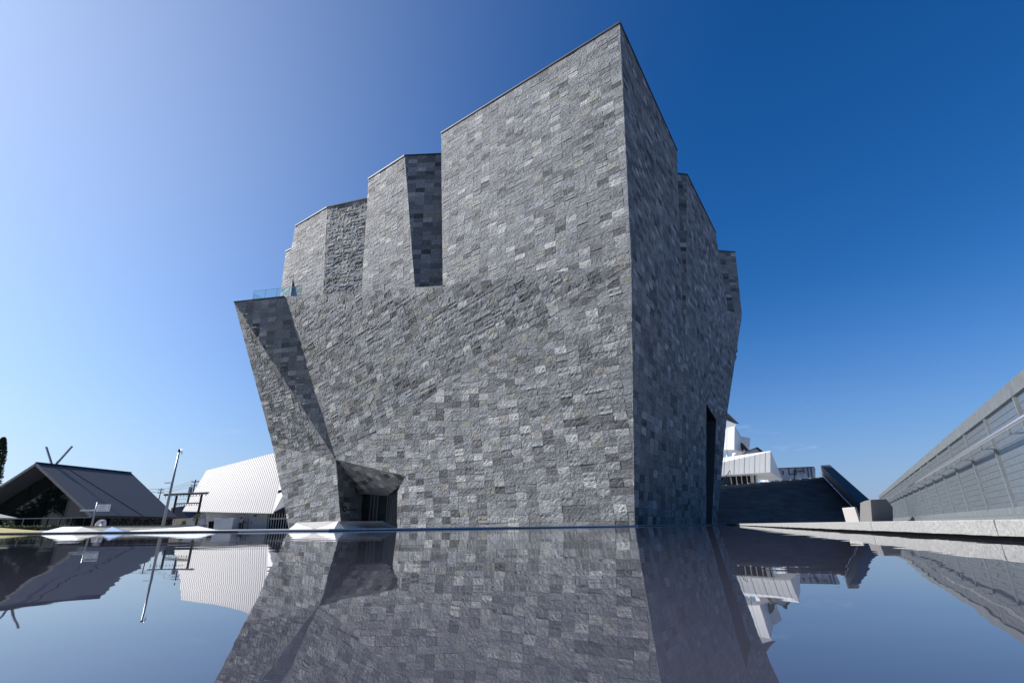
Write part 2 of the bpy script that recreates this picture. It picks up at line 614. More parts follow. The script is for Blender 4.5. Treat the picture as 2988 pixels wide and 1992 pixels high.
def full_tile(seed):
    """one split-faced slab, local x along the course, y up, z outwards; 50 triangles"""
    rs = random.Random(seed)
    nx, ny = 5, 3
    w, h = TW - JT, TH - JT
    rows = [rs.uniform(-.018, .018) for _ in range(ny + 1)]
    tx, ty, b = rs.uniform(-.008, .008), rs.uniform(-.008, .008), rs.uniform(-.008, .010)
    v, f = [], []
    for j in range(ny + 1):
        for i in range(nx + 1):
            x, y = (i / nx - .5) * w, (j / ny - .5) * h
            e = i in (0, nx) or j in (0, ny)
            z = b + rows[j] + tx * (i / nx - .5) * 2 + ty * (j / ny - .5) * 2 + rs.uniform(-.021, .021) * (.55 if e else 1)
            if 0 < i < nx: x += rs.uniform(-.02, .02)
            if 0 < j < ny: y += rs.uniform(-.03, .03)
            v.append((x, y, z))
    for j in range(ny):
        for i in range(nx):
            a = j * (nx + 1) + i
            f.append((a, a + 1, a + nx + 2, a + nx + 1))
    ring = [i for i in range(nx + 1)] + [j * (nx + 1) + nx for j in range(1, ny + 1)] + \
           [ny * (nx + 1) + i for i in range(nx - 1, -1, -1)] + [j * (nx + 1) for j in range(ny - 1, 0, -1)]
    k = len(v)
    for r_ in ring:
        v.append((v[r_][0], v[r_][1], -DP))
    n = len(ring)
    for i in range(n):
        f.append((ring[i], k + i, k + (i + 1) % n, ring[(i + 1) % n]))
    return v, f

PROTO = [full_tile(s) for s in range(36)]

def clip(sub, poly):
    out = sub
    n = len(poly)
    for i in range(n):
        a, b = poly[i], poly[(i + 1) % n]
        inp, out = out, []
        if not inp:
            break
        def side(p):
            return (b[0] - a[0]) * (p[1] - a[1]) - (b[1] - a[1]) * (p[0] - a[0])
        for j in range(len(inp)):
            p, q = inp[j], inp[(j + 1) % len(inp)]
            sp, sq = side(p), side(q)
            if sp >= 0:
                out.append(p)
            if (sp > 0 and sq < 0) or (sp < 0 and sq > 0):
                t = sp / (sp - sq)
                out.append((p[0] + (q[0] - p[0]) * t, p[1] + (q[1] - p[1]) * t))
    return out

def parea(p):
    return .5 * sum(p[i][0] * p[(i + 1) % len(p)][1] - p[(i + 1) % len(p)][0] * p[i][1] for i in range(len(p)))

whole, cutp = [], []
GRID = {}
core = MB()
for fi, (pl, P, u) in enumerate(FAC):
    n = pl[1]
    u = (u - n * u.dot(n)).normalized()
    v = n.cross(u)
    if v.z < 0:
        u, v = -u, -v
    o = pl[0]
    poly = [((p - o).dot(u), (p - o).dot(v)) for p in P]
    if parea(poly) < 0:
        poly = poly[::-1]
    core.quad(*[o + u * a + v * b - n * (DP * .8) for a, b in poly])
    x0, x1 = min(p[0] for p in poly), max(p[0] for p in poly)
    y0, y1 = min(p[1] for p in poly), max(p[1] for p in poly)
    fx, fy = GRID.setdefault(id(pl), (random.uniform(0, TW), random.uniform(0, TH)))
    i0, i1 = int(math.floor((x0 - fx) / TW)), int(math.ceil((x1 - fx) / TW))
    j0, j1 = int(math.floor((y0 - fy) / TH)), int(math.ceil((y1 - fy) / TH))
    for j in range(j0, j1):
        for i in range(i0, i1):
            ax, ay = fx + i * TW + JT / 2, fy + j * TH + JT / 2
            rect = [(ax, ay), (ax + TW - JT, ay), (ax + TW - JT, ay + TH - JT), (ax, ay + TH - JT)]
            c = clip(rect, poly)
            if len(c) < 3:
                continue
            ar = parea(c)
            if ar < .012:
                continue
            if ar > (TW - JT) * (TH - JT) * .999:
                ctr = o + u * (ax + (TW - JT) / 2) + v * (ay + (TH - JT) / 2)
                whole.append((ctr, u, v, n, fi))
            else:
                cutp.append((o, u, v, n, c, fi))
# the slabs that show largest become parts of their own
def score(t):
    ctr, u, v, n, fi = t
    px, py = pix(ctr)
    if not (0 < px < W0 and 0 < py < H0):
        return 0
    if fi == 0 and py > 800:
        return 0
    d = EYE - ctr
    return max(0, n.dot(d.normalized())) / d.length_squared
whole.sort(key=score, reverse=True)
single, rest = whole[:300], whole[300:]

def slab_mesh(name, v, f, tone, grain, off):
    me = bpy.data.meshes.new(name)
    me.from_pydata(v, [], f)
    me.materials.append(M_STONE)
    ca = me.color_attributes.new('tone', 'FLOAT_COLOR', 'POINT')
    ca.data.foreach_set('color', np.tile(np.array([*tone, 1.0], dtype=np.float32), len(v)))
    ul = me.uv_layers.new(name='UVMap')
    idx = np.empty(len(me.loops), dtype=np.int32)
    me.loops.foreach_get('vertex_index', idx)
    va = np.array(v, dtype=np.float32)
    uvv = np.stack([va[:, 0] + va[:, 2] * .7, va[:, 1] + va[:, 2]], 1)
    if grain:
        uvv = uvv[:, ::-1]
    uvv = uvv + np.array(off, dtype=np.float32)
    ul.data.foreach_set('uv', uvv[idx].astype(np.float32).ravel())
    return me

smesh = [slab_mesh('stone_panel', *PROTO[s % 36], rnd_tone(), random.random() < .22, (random.uniform(0, 90), random.uniform(0, 90))) for s in range(72)]
for k, (ctr, u, v, n, fi) in enumerate(single):
    o = bpy.data.objects.new('stone_panel', smesh[random.randrange(72)])
    COL.objects.link(o)
    o.parent = MUS
    o.matrix_parent_inverse = Matrix.Translation(-MUS.location)
    o.matrix_basis = Matrix(((u.x, v.x, n.x, ctr.x), (u.y, v.y, n.y, ctr.y), (u.z, v.z, n.z, ctr.z), (0, 0, 0, 1)))

VV, FF, TT, UU = [], [], [], []
nv = 0
for ctr, u, v, n, fi in rest:
    pv, pf = PROTO[random.randrange(36)]
    va = np.array(pv)
    wv = np.array(ctr) + va[:, :1] * np.array(u) + va[:, 1:2] * np.array(v) + va[:, 2:3] * np.array(n)
    VV.append(wv)
    FF += [tuple(i + nv for i in f) for f in pf]
    nv += len(va)
    TT.append(np.tile(np.array([*rnd_tone(SPREAD(fi)), 1.0]), (len(va), 1)))
    uv_ = np.stack([va[:, 0] + va[:, 2] * .7, va[:, 1] + va[:, 2]], 1)
    if random.random() < .22:
        uv_ = uv_[:, ::-1]
    UU.append(uv_ + np.array([random.uniform(0, 90), random.uniform(0, 90)]))
for o, u, v, n, c, fi in cutp:
    m = len(c)
    dz = random.uniform(-.018, .012)
    top = [o + u * a + v * b + n * (dz + random.uniform(-.006, .006)) for a, b in c]
    bot = [o + u * a + v * b - n * DP for a, b in c]
    VV.append(np.array([tuple(p) for p in top + bot]))
    FF.append(tuple(nv + i for i in range(m)))
    FF += [(nv + i, nv + m + i, nv + m + (i + 1) % m, nv + (i + 1) % m) for i in range(m)]
    TT.append(np.tile(np.array([*rnd_tone(SPREAD(fi)), 1.0]), (2 * m, 1)))
    off = np.array([random.uniform(0, 90), random.uniform(0, 90)])
    UU.append(np.array([(a, b) for a, b in c] + [(a + .05, b + .07) for a, b in c]) + off)
    nv += 2 * m
me = bpy.data.meshes.new('stone_cladding')
VV = np.concatenate(VV); TT = np.concatenate(TT); UU = np.concatenate(UU)
me.from_pydata(VV.tolist(), [], FF)
me.materials.append(M_STONE)
ca = me.color_attributes.new('tone', 'FLOAT_COLOR', 'POINT')
ca.data.foreach_set('color', TT.astype(np.float32).ravel())
ul = me.uv_layers.new(name='UVMap')
idx = np.empty(len(me.loops), dtype=np.int32)
me.loops.foreach_get('vertex_index', idx)
ul.data.foreach_set('uv', UU[idx].astype(np.float32).ravel())
me.update()
oc = bpy.data.objects.new('stone_cladding', me)
COL.objects.link(oc)
oc.parent = MUS
oc.matrix_parent_inverse = Matrix.Translation(-MUS.location)
oc['kind'] = 'stuff'
print('slabs', len(whole), 'cut', len(cutp))

# hidden bulk of the building: roofs, rear walls
def lift(p, z): return Vector((p.x, p.y, z))
def inner(p, axis, d, dz=0):                   # move a point towards a vertical axis inside the building
    v = Vector((axis[0] - p.x, axis[1] - p.y, 0))
    return p + v.normalized() * d + Vector((0, 0, dz))
def block(top, bot, d=.6):
    c = sum(top, Vector()) / len(top)
    core.loft([inner(p, c, d * 1.3) for p in bot], [inner(p, c, d, -.25) for p in top])
TB = TL + TR - T
mb_, mc_ = on(1292, 862, pU1), N1
block([T, TR, TB, TL], [lift(M, 17.5), lift(mc_, 17.5), lift(TB, 17.5), lift(mb_, 17.5)])
for (a_, b_, r_, p_, x1, x2) in [(a2, b2, r2, p2, (1053, 880), (1213, 870)), (a3, b3, r3, p3, (816, 885), (942, 880))]:
    bk = Vector((8, 13, 0))
    bl, br = on(*x1, p_), on(*x2, p_)
    rr_ = r_ + Vector((4, 6, 0))
    block([a_, rr_, rr_ + bk, b_ + bk, b_], [lift(br, 22), lift(rr_, 22), lift(rr_ + bk, 22), lift(bl + bk, 22), lift(bl, 22)])
block([a5, b5, b5 + Vector((-9, 6, 0)), r5 + Vector((-4, 2, 0))], [lift(q5, 17) + Vector((-2, 0, 0)), lift(k5, 23) + Vector((-2, 0, 0)), lift(b5 + Vector((-12, 6, 0)), 17), lift(r5 + Vector((-6, 2, 0)), 17)], 1.0)
block([r6 + Vector((0, 1, 0)), a6 + Vector((0, 1, 0)), a6 + Vector((-3, 12, 0)), r6 + Vector((-8, 8, 0))], [lift(r6, 24) + Vector((0, 1, 0)), lift(a6, 25) + Vector((-1, 1, 0)), lift(a6, 24) + Vector((-4, 12, 0)), lift(r6, 24) + Vector((-8, 8, 0))], .8)
# lower bulk, ledge behind the lower rock's top edge
AX = (2, 58)
topring = [inner(lift(M, 14.5), AX, 2.5), inner(lift(V, 23.5), AX, 2.5), lift(V, 23.5) + Vector((-5, 14, 0)), lift(K, 23.6) + Vector((4, 16, 0)), inner(lift(K, 23.6), AX, 2.0), inner(lift(C0, 23.6), AX, 2.0)]
botring = [inner(lift(B, 0), AX, 2.5), Vector((17, 55, 0)), Vector((17, 66, 0)), Vector((-20, 66, 0)), Vector((-19.5, 58.5, 0)), Vector((-12, 58.5, 0))]
core.loft(botring, topring)
lg = [C0, LX, M]
for p_, q_ in zip(lg[:-1], lg[1:]):
    w_ = Vector((1.2, 3.2, 0))
    core.quad(p_ + w_ * .06, q_ + w_ * .06, q_ + w_, p_ + w_)
core.build('core_wall', M_CORE, MUS)
tp = MB()
tp.prism([C0 + Vector((.1, .1, 0)), K + Vector((.15, .1, 0)), K + Vector((3, 14, 0)), C0 + Vector((6, 10, 0))], Vector((0, 0, -.2)))
tp.build('terrace_deck', M_COPING, MUS)

# coping along the roof edges
def coping(a, b, n, h=.13, d=.14):
    up = Vector((0, 0, 1))
    m = MB()
    m.bar(a + n * .02 + up * .03, b + n * .02 + up * .03, d, h, n.cross(b - a).cross(b - a))
    m.build('roof_coping', M_COPING, MUS)
for a_, b_, p_ in [(T, TL, pU1), (T, TR, pUR), (a2, b2, p2), (a2, r2, p2d), (a3, b3, p3), (a3, r3, p3d), (r4, b4, p4), (a5, b5, p5), (a5, r5, p5d), (r6, a6, p6), (K, C0, pS1)]:
    coping(a_, b_, p_[1])
# glass balustrade on the terrace
gin = Vector((.22, .97, 0)) * .22
gb0, gb1 = K + (C0 - K) * .34 + gin, C0 + gin
GR_ = empty('glass_balustrade', gb0)
GR_.parent = MUS
GR_.matrix_parent_inverse = Matrix.Translation(-MUS.location)
gd = (gb1 - gb0)
gd.z = 0
gd.normalize()
zt = C0.z
for k in range(4):
    c = lift(gb0 + gd * (.75 + 1.5 * k), zt + .62)
    MB().box(c, (1.46, .02, 1.24), gd, (-gd.y, gd.x, 0)).build('glass_pane', M_GLASSRAIL, GR_)
for k in range(5):
    c = lift(gb0 + gd * (1.5 * k), zt + .64)
    MB().box(c, (.035, .03, 1.28), gd, (-gd.y, gd.x, 0)).build('rail_post', M_FRAME, GR_)
sd = Vector((.35, .93, 0))
for k in range(3):
    c = lift(gb0 + sd * (.75 + 1.5 * k), zt + .5)
    MB().box(c, (1.46, .02, 1.0), sd, (-sd.y, sd.x, 0)).build('glass_pane', M_GLASSRAIL, GR_)
MB().box(lift(gb0 + gd * 3, zt + 1.27), (6, .04, .03), gd, (-gd.y, gd.x, 0)).build('top_rail', M_FRAME, GR_)

# slot in the shaded right side
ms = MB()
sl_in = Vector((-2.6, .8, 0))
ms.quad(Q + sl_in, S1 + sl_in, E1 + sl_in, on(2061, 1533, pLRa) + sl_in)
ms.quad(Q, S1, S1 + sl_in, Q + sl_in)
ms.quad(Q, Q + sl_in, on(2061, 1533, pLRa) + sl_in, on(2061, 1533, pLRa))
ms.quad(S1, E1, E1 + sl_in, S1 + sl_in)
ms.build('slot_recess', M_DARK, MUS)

# entrance glazing
ent = empty('entrance_glazing', IB0)
ent.parent = MUS
ent.matrix_parent_inverse = Matrix.Translation(-MUS.location)
def gpt(s, z, a, b): return lift(a + (b - a) * s, z)
zt_ = CV0.z - .1
for s0, s1, m in [(0.0, .36, M_GLASSDK2), (.37, .63, M_DARK), (.64, .98, M_GLASSDK2)]:
    a_, b_ = gpt(s0, 0, IB0, IB1), gpt(s1, 0, IB0, IB1)
    MB().prism([lift(a_, .06), lift(b_, .06), lift(b_, zt_), lift(a_, zt_)], Vector((.05, .09, 0))).build('glass_panel', m, ent)
for s0 in (0.0, .365, .5, .635, .99):
    a_ = gpt(s0, 0, IB0, IB1)
    MB().box(lift(a_, zt_ / 2), (.07, .12, zt_)).build('mullion', M_FIN, ent)
MB().bar(gpt(0, zt_ + .08, IB0, IB1), gpt(1, zt_ + .08, IB0, IB1), .2, .25).build('lintel', M_DARK, ent)
for k in range(7):
    s0 = k / 6
    a_ = gpt(s0, 0, IB1, IB2)
    zz = CV1.z + (CV2.z - CV1.z) * s0
    MB().box(lift(a_, zz / 2), (.06, .22, zz - .02)).build('glass_fin', M_FIN, ent)
    if k < 6:
        b_ = gpt(s0 + 1 / 6, 0, IB1, IB2)
        MB().prism([lift(a_, .06), lift(b_, .06), lift(b_, zz - .05), lift(a_, zz - .05)], Vector((.08, .05, 0))).build('glass_panel', M_GLASSDK, ent)
# wall emblem by the entrance: dark ring and a strip of lettering strokes
jn = pj[1]
je = (on(1040, 1487, pj) - on(1003, 1487, pj)).normalized()
jup = jn.cross(je)
if jup.z < 0: jup = -jup
cc = on(1004, 1485, pj) + jn * .05
em = MB()
nseg = 20
for i in range(nseg):
    a0, a1 = 2 * math.pi * i / nseg, 2 * math.pi * (i + 1) / nseg
    pts = [cc + (je * math.cos(t) + jup * math.sin(t)) * r_ for t, r_ in ((a0, .15), (a1, .15), (a1, .28), (a0, .28))]
    em.prism(pts, jn * .03)
em.build('wall_emblem', M_DARK, MUS)
lt = MB()
rs = random.Random(4)
for i in range(20):
    c = on(1012.5 + i * 1.45, 1486.5 + .03 * i, pj) + jn * .055
    lt.box(c, (.045, .03, .03), je, jup, jn)
    lt.box(c + jup * rs.uniform(-.06, .06), (.022, .10, .03), je, jup, jn)
lt.build('wall_lettering', M_DARK, MUS)

# ------------------------------------------------------------------ concrete kerb on the right of the pool
KERB = thing('concrete_kerb', PAR0, 'long low pale concrete kerb edging the pool on the right', 'kerb')
kl = (PAR1 - PAR0).length
nb = int(kl / 2.4)
for i in range(nb):
    L = kl / nb
    a_ = PAR0 + PARD * (L * i + .006)
    v, f = [], []
    nx = 16
    rs = random.Random(i)
    for k in range(nx + 1):
        p = a_ + PARD * ((L - .012) * k / nx)
        e = rs.uniform(-.0022, .0022)
        for (o_, z) in ((.0 + rs.uniform(-.002, .002), .022 + e), (.0 + rs.uniform(-.002, .002), .101 + rs.uniform(-.001, .001)), (.007, .107), (.42, .107), (.42, .02)):
            v.append(p + pr * o_ + Vector((0, 0, z)))
    for k in range(nx):
        for j in range(5):
            b0, b1 = k * 5 + j, k * 5 + (j + 1) % 5
            f.append((b0, b0 + 5, b1 + 5, b1))
    f += [tuple(range(5)), tuple(nx * 5 + j for j in range(5))[::-1]]
    MB().add(v, f).build('kerb_block', M_CONC, KERB)
MB().box((PAR0 + PAR1) / 2 + pr * .25 + Vector((0, 0, .012)), (kl, .40, .026), PARD, pr).build('overflow_slot', M_SLOT, KERB)

# ------------------------------------------------------------------ galvanised fence with handrail
FD = Vector((.63, 1, 0)).normalized()
FN = Vector((-FD.y, FD.x, 0))
def fp(F, z=0, o=0): return Vector((1.82 + .63 * F, F, z)) + FN * o
FEN = thing('grating_fence', fp(4), 'galvanised steel grating fence with handrail climbing out at right edge', 'fence')
F0, NP, DF = 1.35, 24, 1.05
F1 = F0 + DF * (NP - 1)
gp_ = MB()
PW, PZ0, PZ1 = 1.24 - .05, .235, 1.175
for k in range(30):
    x = -PW / 2 + PW * (k + .5) / 30
    gp_.box((x, 0, (PZ0 + PZ1) / 2), (.011, .005, PZ1 - PZ0))
gr_ = MB()
for k in range(15):
    z = PZ0 + (PZ1 - PZ0) * k / 14
    gr_.box((0, .004, z), (PW, .004, .006))
gmesh = gp_.build('grating_panel', M_GALV)
rmesh = gr_.build('cross_rod', M_FRAME)
yaw = math.atan2(FD.y, FD.x)
for k in range(NP):
    F = F0 + DF * k
    MB().box(fp(F, .62, .012), (.036, .036, 1.10), FD, FN).build('fence_post', M_GALV, FEN)
    if k < NP - 1:
        o = gmesh if k == 0 else gmesh.copy()
        if k: COL.objects.link(o)
        o.parent = FEN
        o.location = fp(F + DF / 2) - FEN.location
        o.rotation_euler = (0, 0, yaw)
        q_ = rmesh if k == 0 else rmesh.copy()
        if k: COL.objects.link(q_)
        q_.parent = o
    br = MB()
    br.box(fp(F, .845, .07), (.05, .15, .012), FD, FN)
    br.box(fp(F, .872, .13), (.05, .012, .06), FD, FN)
    br.build('handrail_bracket', M_STEEL, FEN)
for k in range(0, NP - 1, 3):
    a_, b_ = F0 + DF * k, min(F0 + DF * (k + 3), F1)
    MB().bar(fp(a_ + .004, 1.245), fp(b_ - .004, 1.245), .05, .125, FN).build('top_rail', M_GALV, FEN)
    MB().bar(fp(a_ + .004, .195), fp(b_ - .004, .195), .06, .075, FN).build('bottom_rail', M_GALV, FEN)
    MB().bar(fp(a_ + .004, .130, .03), fp(b_ - .004, .130, .03), .05, .05, FN).build('base_rail', M_GALV, FEN)
MB().tube([fp(F0, .905, .13), fp(F1, .905, .13)], .021, 12).build('handrail', M_STEEL, FEN, smooth=True)

# ------------------------------------------------------------------ stone blocks behind the kerb
def hull_block(name, label, front, F, sweep, m, cat='block'):
    t = thing(name, at(front[0][0], 1518, F[0]), label, cat)
    pts = [at(p[0], p[1], f_) for p, f_ in zip(front, F)]
    MB().prism(pts, sweep).build('block_body', m, t, bevel=.008)
    return t
hull_block('leaning_block', 'pale leaning concrete block behind the kerb beside the dark stairs', [(2457, 1481), (2493, 1478), (2508, 1524), (2469, 1524)], [17.6, 16.2, 16.2, 17.6], Vector((.42, .55, 0)), M_BLOCKL)
BT = thing('faceted_boulder', at(2560, 1518, 13.2), 'dark grey faceted block standing at the end of the grating fence', 'block')
bp = [at(2526, 1463, 13.6), at(2540, 1457, 13.1), at(2586, 1455, 14.3), at(2605, 1478, 14.7), at(2606, 1522, 14.7), at(2545, 1522, 13.1), at(2525, 1522, 13.6)]
bb = [p + Vector((.35, .75, 0)) for p in bp]
mm = MB()
mm.add([*bp, *bb], [(0, 1, 5, 6), (1, 2, 3, 4, 5), (0, 7, 8, 1), (1, 8, 9, 2), (2, 9, 10, 3), (3, 10, 11, 4), (6, 13, 7, 0), (13, 12, 11, 10, 9, 8, 7)])
mm.build('block_body', M_BLOCKD, BT, bevel=.01)

# ------------------------------------------------------------------ dark stairs behind the pool
STR = thing('grand_stairs', (30, 60, 0), 'wide dark stone stairs with black side wall right of the museum', 'stairs')
NS = 44
stp = MB()
def edge_r(F): return 38.2 + (F - 58) * (50.6 - 38.2) / 26
def edge_l(F): return 19.0 + (F - 58) * (33.0 - 19.0) / 26
for k in range(NS):
    F = 58 + k * 26 / NS
    z0, z1 = .05, .1 + (k + 1) * .158
    xl = edge_l(F)
    if z1 > 5.4:
        xl = xl + (edge_r(F) - xl) * min(.96, (z1 - 5.4) / 1.7)
    dz = rng.uniform(-.004, .004)
    stp.box(((xl + edge_r(F)) / 2, F + .32, (max(z0, z1 - .5) + z1) / 2 + dz), (edge_r(F) - xl, .66, z1 - max(z0, z1 - .5)))
    stp.box(((xl + edge_r(F)) / 2, F + .0, z1 - .012 + dz), (edge_r(F) - xl - .02, .10, .035))
tag(stp.build('stair_tread', M_STAIR, STR), kind='stuff')
sw = MB()
a0, a1 = Vector((edge_r(57.2), 57.2, 0)), Vector((edge_r(84.5), 84.5, 0))
sd_ = (a1 - a0).normalized()
sn = Vector((sd_.y, -sd_.x, 0))
sw.prism([lift(a0, 0), lift(a1, 0), lift(a1, 8.6), lift(a1 - sd_ * .7, 8.95), lift(a0, 1.95)], sn * 1.3)
sw.build('side_wall', M_BLACKWALL, STR)
MB().tube([lift(a0 - sn * .35, 1.05), lift(a1 - sn * .35, 7.9)], .05, 8).build('stair_handrail', M_STEEL, STR)
for k in range(6):
    p_ = a0 + (a1 - a0) * (k + .5) / 6
    zz = 1.05 + (7.9 - 1.05) * (k + .5) / 6
    MB().tube([lift(p_ - sn * .35, zz), lift(p_, zz - .1)], .03, 6).build('rail_bracket', M_STEEL, STR)
lw0, lw1 = Vector((edge_l(58), 58, 0)), Vector((edge_l(80), 80, 0))
MB().prism([lift(lw0, 0), lift(lw1, 0), lift(lw1, 6.3), lift(lw0, .9)], Vector((-.6, 0, 0))).build('side_wall', M_BLACKWALL, STR)
MB().tube([at(2408, 1357, 84), at(2414, 1388, 84)], .16, 8).build('newel_post', M_BLACKWALL, STR)

# ------------------------------------------------------------------ white angular building on the right
WB = thing('white_angular_building', (42, 100, 0), 'white panelled building of stacked tilted boxes behind the dark stairs', 'building')
def box_with_side(front, side, F, Fs, depth, m=M_WHITE):
    f_ = [at(x, y, F) for x, y in front]
    b = MB()
    b.prism(f_, Vector((2, depth, 0)))
    b.build('box_wall', m, WB)
    return f_
def panels(c, n, w=.06, name='facade_panel', m=M_WHITE):  # c: tl, tr, br, bl ; separate cladding panels
    tl, tr, br, bl = c
    nn_ = plane(tl, tr, bl)[1]
    for k in range(n):
        s0, s1 = (k + .02) / n, (k + .98) / n
        q = [tl + (tr - tl) * s0, tl + (tr - tl) * s1, bl + (br - bl) * s1, bl + (br - bl) * s0]
        MB().prism(q, nn_ * (w * (1 + .3 * (k % 2)))).build(name, m, WB)
def solid(front, back, m=M_WHITE, name='box_wall'):
    n = len(front)
    MB().add(list(front) + list(back), [tuple(range(n)), tuple(range(n, 2 * n))[::-1]] + [(i, n + i, n + (i + 1) % n, (i + 1) % n) for i in range(n)]).build(name, m, WB)
lowf = [at(2085, 1338, 103), at(2249, 1315, 98), at(2248, 1377, 98), at(2083, 1387, 103)]
lowb = [at(2098, 1345, 118), at(2268, 1362.5, 113), at(2284, 1400, 113), at(2098, 1399, 118)]
solid(lowf, lowb)
fold = [at(2085, 1354, 102.6), at(2248.6, 1317.5, 97.7)]
panels([fold[0], fold[1], lowf[2], lowf[3]], 11, .12)
panels([lowf[0], lowf[1], fold[1], fold[0]], 11, .05)
upf = [at(2100, 1253, 108), at(2144.5, 1242.6, 106), at(2143, 1311, 106), at(2100, 1312, 108)]
upb = [at(2106, 1262, 121), at(2163, 1273, 118), at(2175, 1318, 118), at(2106, 1324, 121)]
solid(upf, upb)
panels(upf, 4, .1)
thf = [at(2150, 1271, 121), at(2164, 1272.5, 121), at(2188.6, 1277.6, 123), at(2186.5, 1315, 123), at(2150, 1318, 121)]
solid(thf, [p + Vector((3, 10, 0)) for p in thf])
# slit window, roof eave, small gable, piloti glazing
sw_ = [at(2151.5, 1284, 112), at(2170, 1295, 112.5), at(2186, 1314.5, 113), at(2175, 1314.5, 112.8), at(2153, 1291, 112)]
MB().prism(sw_, Vector((.5, 2, 0))).build('window', M_GLASSDK, WB)
ev = [at(2105, 1196, 112), at(2125.5, 1206, 111), at(2157, 1235.6, 112), at(2145, 1235, 114), at(2105, 1218, 115)]
MB().prism(ev, Vector((.1, .6, .25))).build('roof_eave', M_DARK, WB)
MB().prism([at(2105, 1222, 114), at(2147, 1237, 113), at(2146, 1256, 113), at(2105, 1256, 114)], Vector((1, 6, 0))).build('box_wall', M_WHITE, WB)
MB().prism([at(2186, 1313, 114), at(2210, 1304, 114), at(2226, 1317, 115), at(2226, 1330, 115), at(2186, 1330, 114)], Vector((1, 6, 0))).build('box_wall', M_WHITE, WB)
MB().prism([at(2183, 1314, 113.5), at(2210, 1303.4, 113.5), at(2211, 1305.5, 113.5), at(2184, 1316, 113.5)], Vector((1, 6, 0))).build('roof_eave', M_DARK, WB)
MB().prism([at(2210, 1303.4, 113.5), at(2229, 1318, 113.5), at(2227, 1319, 113.5), at(2209, 1305.5, 113.5)], Vector((1, 6, 0))).build('roof_eave', M_DARK, WB)
MB().prism([at(2100, 1384, 108), at(2208, 1379, 106), at(2208, 1412, 106), at(2100, 1416, 108)], Vector((1, 5, 0))).build('glazing', M_GLASSDK, WB)
for x in (2131, 2147, 2162, 2178):
    MB().bar(at(x, 1382, 105.4), at(x + 4, 1412, 105.4), .12, .12).build('mullion', M_WHITE, WB)
for x, w in ((2193, .9), (2205, .35)):
    MB().bar(at(x, 1379, 105), at(x + 3.5, 1412, 105), w, .3).build('column', M_WHITE, WB)
MB().bar(at(2120, 1310, 110), at(2124, 1336, 110), .4, .4).build('column', M_WHITE, WB)
LB = thing('flat_panel_building', at(2320, 1400, 125), 'flat pale grey wall with dark framed cracks above the stairs', 'building')
MB().prism([at(2262, 1366, 125), at(2376, 1361, 125), at(2379, 1366, 125), at(2380, 1410, 125), at(2262, 1410, 125)], Vector((2, 12, 0))).build('wall', mat('weathered_panel', (.30, .33, .38), .8, var=.5, vscale=.45), LB)
for x0, y0, x1, y1 in [(2264, 1366, 2374, 1361.5), (2302, 1365, 2303, 1383), (2322, 1364, 2323, 1386), (2285, 1372, 2286, 1384), (2322, 1376, 2342, 1373), (2345, 1365, 2346, 1379), (2356, 1363, 2360, 1392), (2366, 1363, 2370, 1392), (2303, 1384, 2318, 1383), (2318, 1370, 2319, 1405)]:
    MB().bar(at(x0, y0, 124.8), at(x1, y1, 124.8), .16, .16).build('frame_bar', M_DARK, LB)
# grey stair railing right behind the museum
RL = thing('stair_railing', at(2110, 1500, 57.4), 'dim grey railing against the foot of the museum by the stairs', 'railing')
for k in range(9):
    p0 = at(2098 + k * 4.5, 1452 - k * 7, 62 + k)
    MB().tube([p0, p0 + Vector((0, 0, 1.1))], .03, 6).build('baluster', M_FRAME, RL)
MB().tube([at(2098, 1452, 62) + Vector((0, 0, 1.1)), at(2134, 1396, 70) + Vector((0, 0, 1.1))], .04, 6).build('hand_rail', M_FRAME, RL)

# ================================================================== left bank of the pool
# lawn rising gently behind the rim
lw = MB()
cols, rows_ = 24, 12
vv = []
for i in range(cols + 1):
    k = 2.2 - 1.33 * i / cols                  # fan of sight lines: the lawn ends left of the mounds
    for j in range(rows_ + 1):
        t = j / rows_
        sl_ = (W_L1.y - W_L2.y) / (W_L1.x - W_L2.x)
        y0_ = (W_L1.y - sl_ * W_L1.x) / (1 + sl_ * k) + .42
        y = y0_ + (54 - y0_) * t
        vv.append((-k * y, y, .058 + .42 * math.sin(min(1, t * 1.25) * math.pi / 2) * min(1, max(0, (k - .87) / .12)) + (rng.uniform(-.008, .008) if 0 < j else 0)))
lw.add(vv, [(i * (rows_ + 1) + j, (i + 1) * (rows_ + 1) + j, (i + 1) * (rows_ + 1) + j + 1, i * (rows_ + 1) + j + 1) for i in range(cols) for j in range(rows_)])
tag(lw.build('lawn', M_LAWN, smooth=True), kind='structure')
# clipped low hedge line at the back of the lawn
hd = MB()
rs = random.Random(3)
for k in range(5200):
    x = rs.uniform(-64, -45)
    y = 53 + rs.uniform(-.4, .4)
    z = .42 + rs.uniform(0, .22)
    d = Vector((rs.uniform(-1, 1), rs.uniform(-1, 1), rs.uniform(-.5, 1))).normalized() * .09
    e = d.cross(Vector((rs.uniform(-1, 1), rs.uniform(-1, 1), rs.uniform(-1, 1)))).normalized() * .05
    p = Vector((x, y, z))
    hd.quad(p - d, p + e, p + d, p - e)
tag(hd.build('hedge', M_LEAF), 'low clipped hedge along the back of the dry lawn', 'hedge')

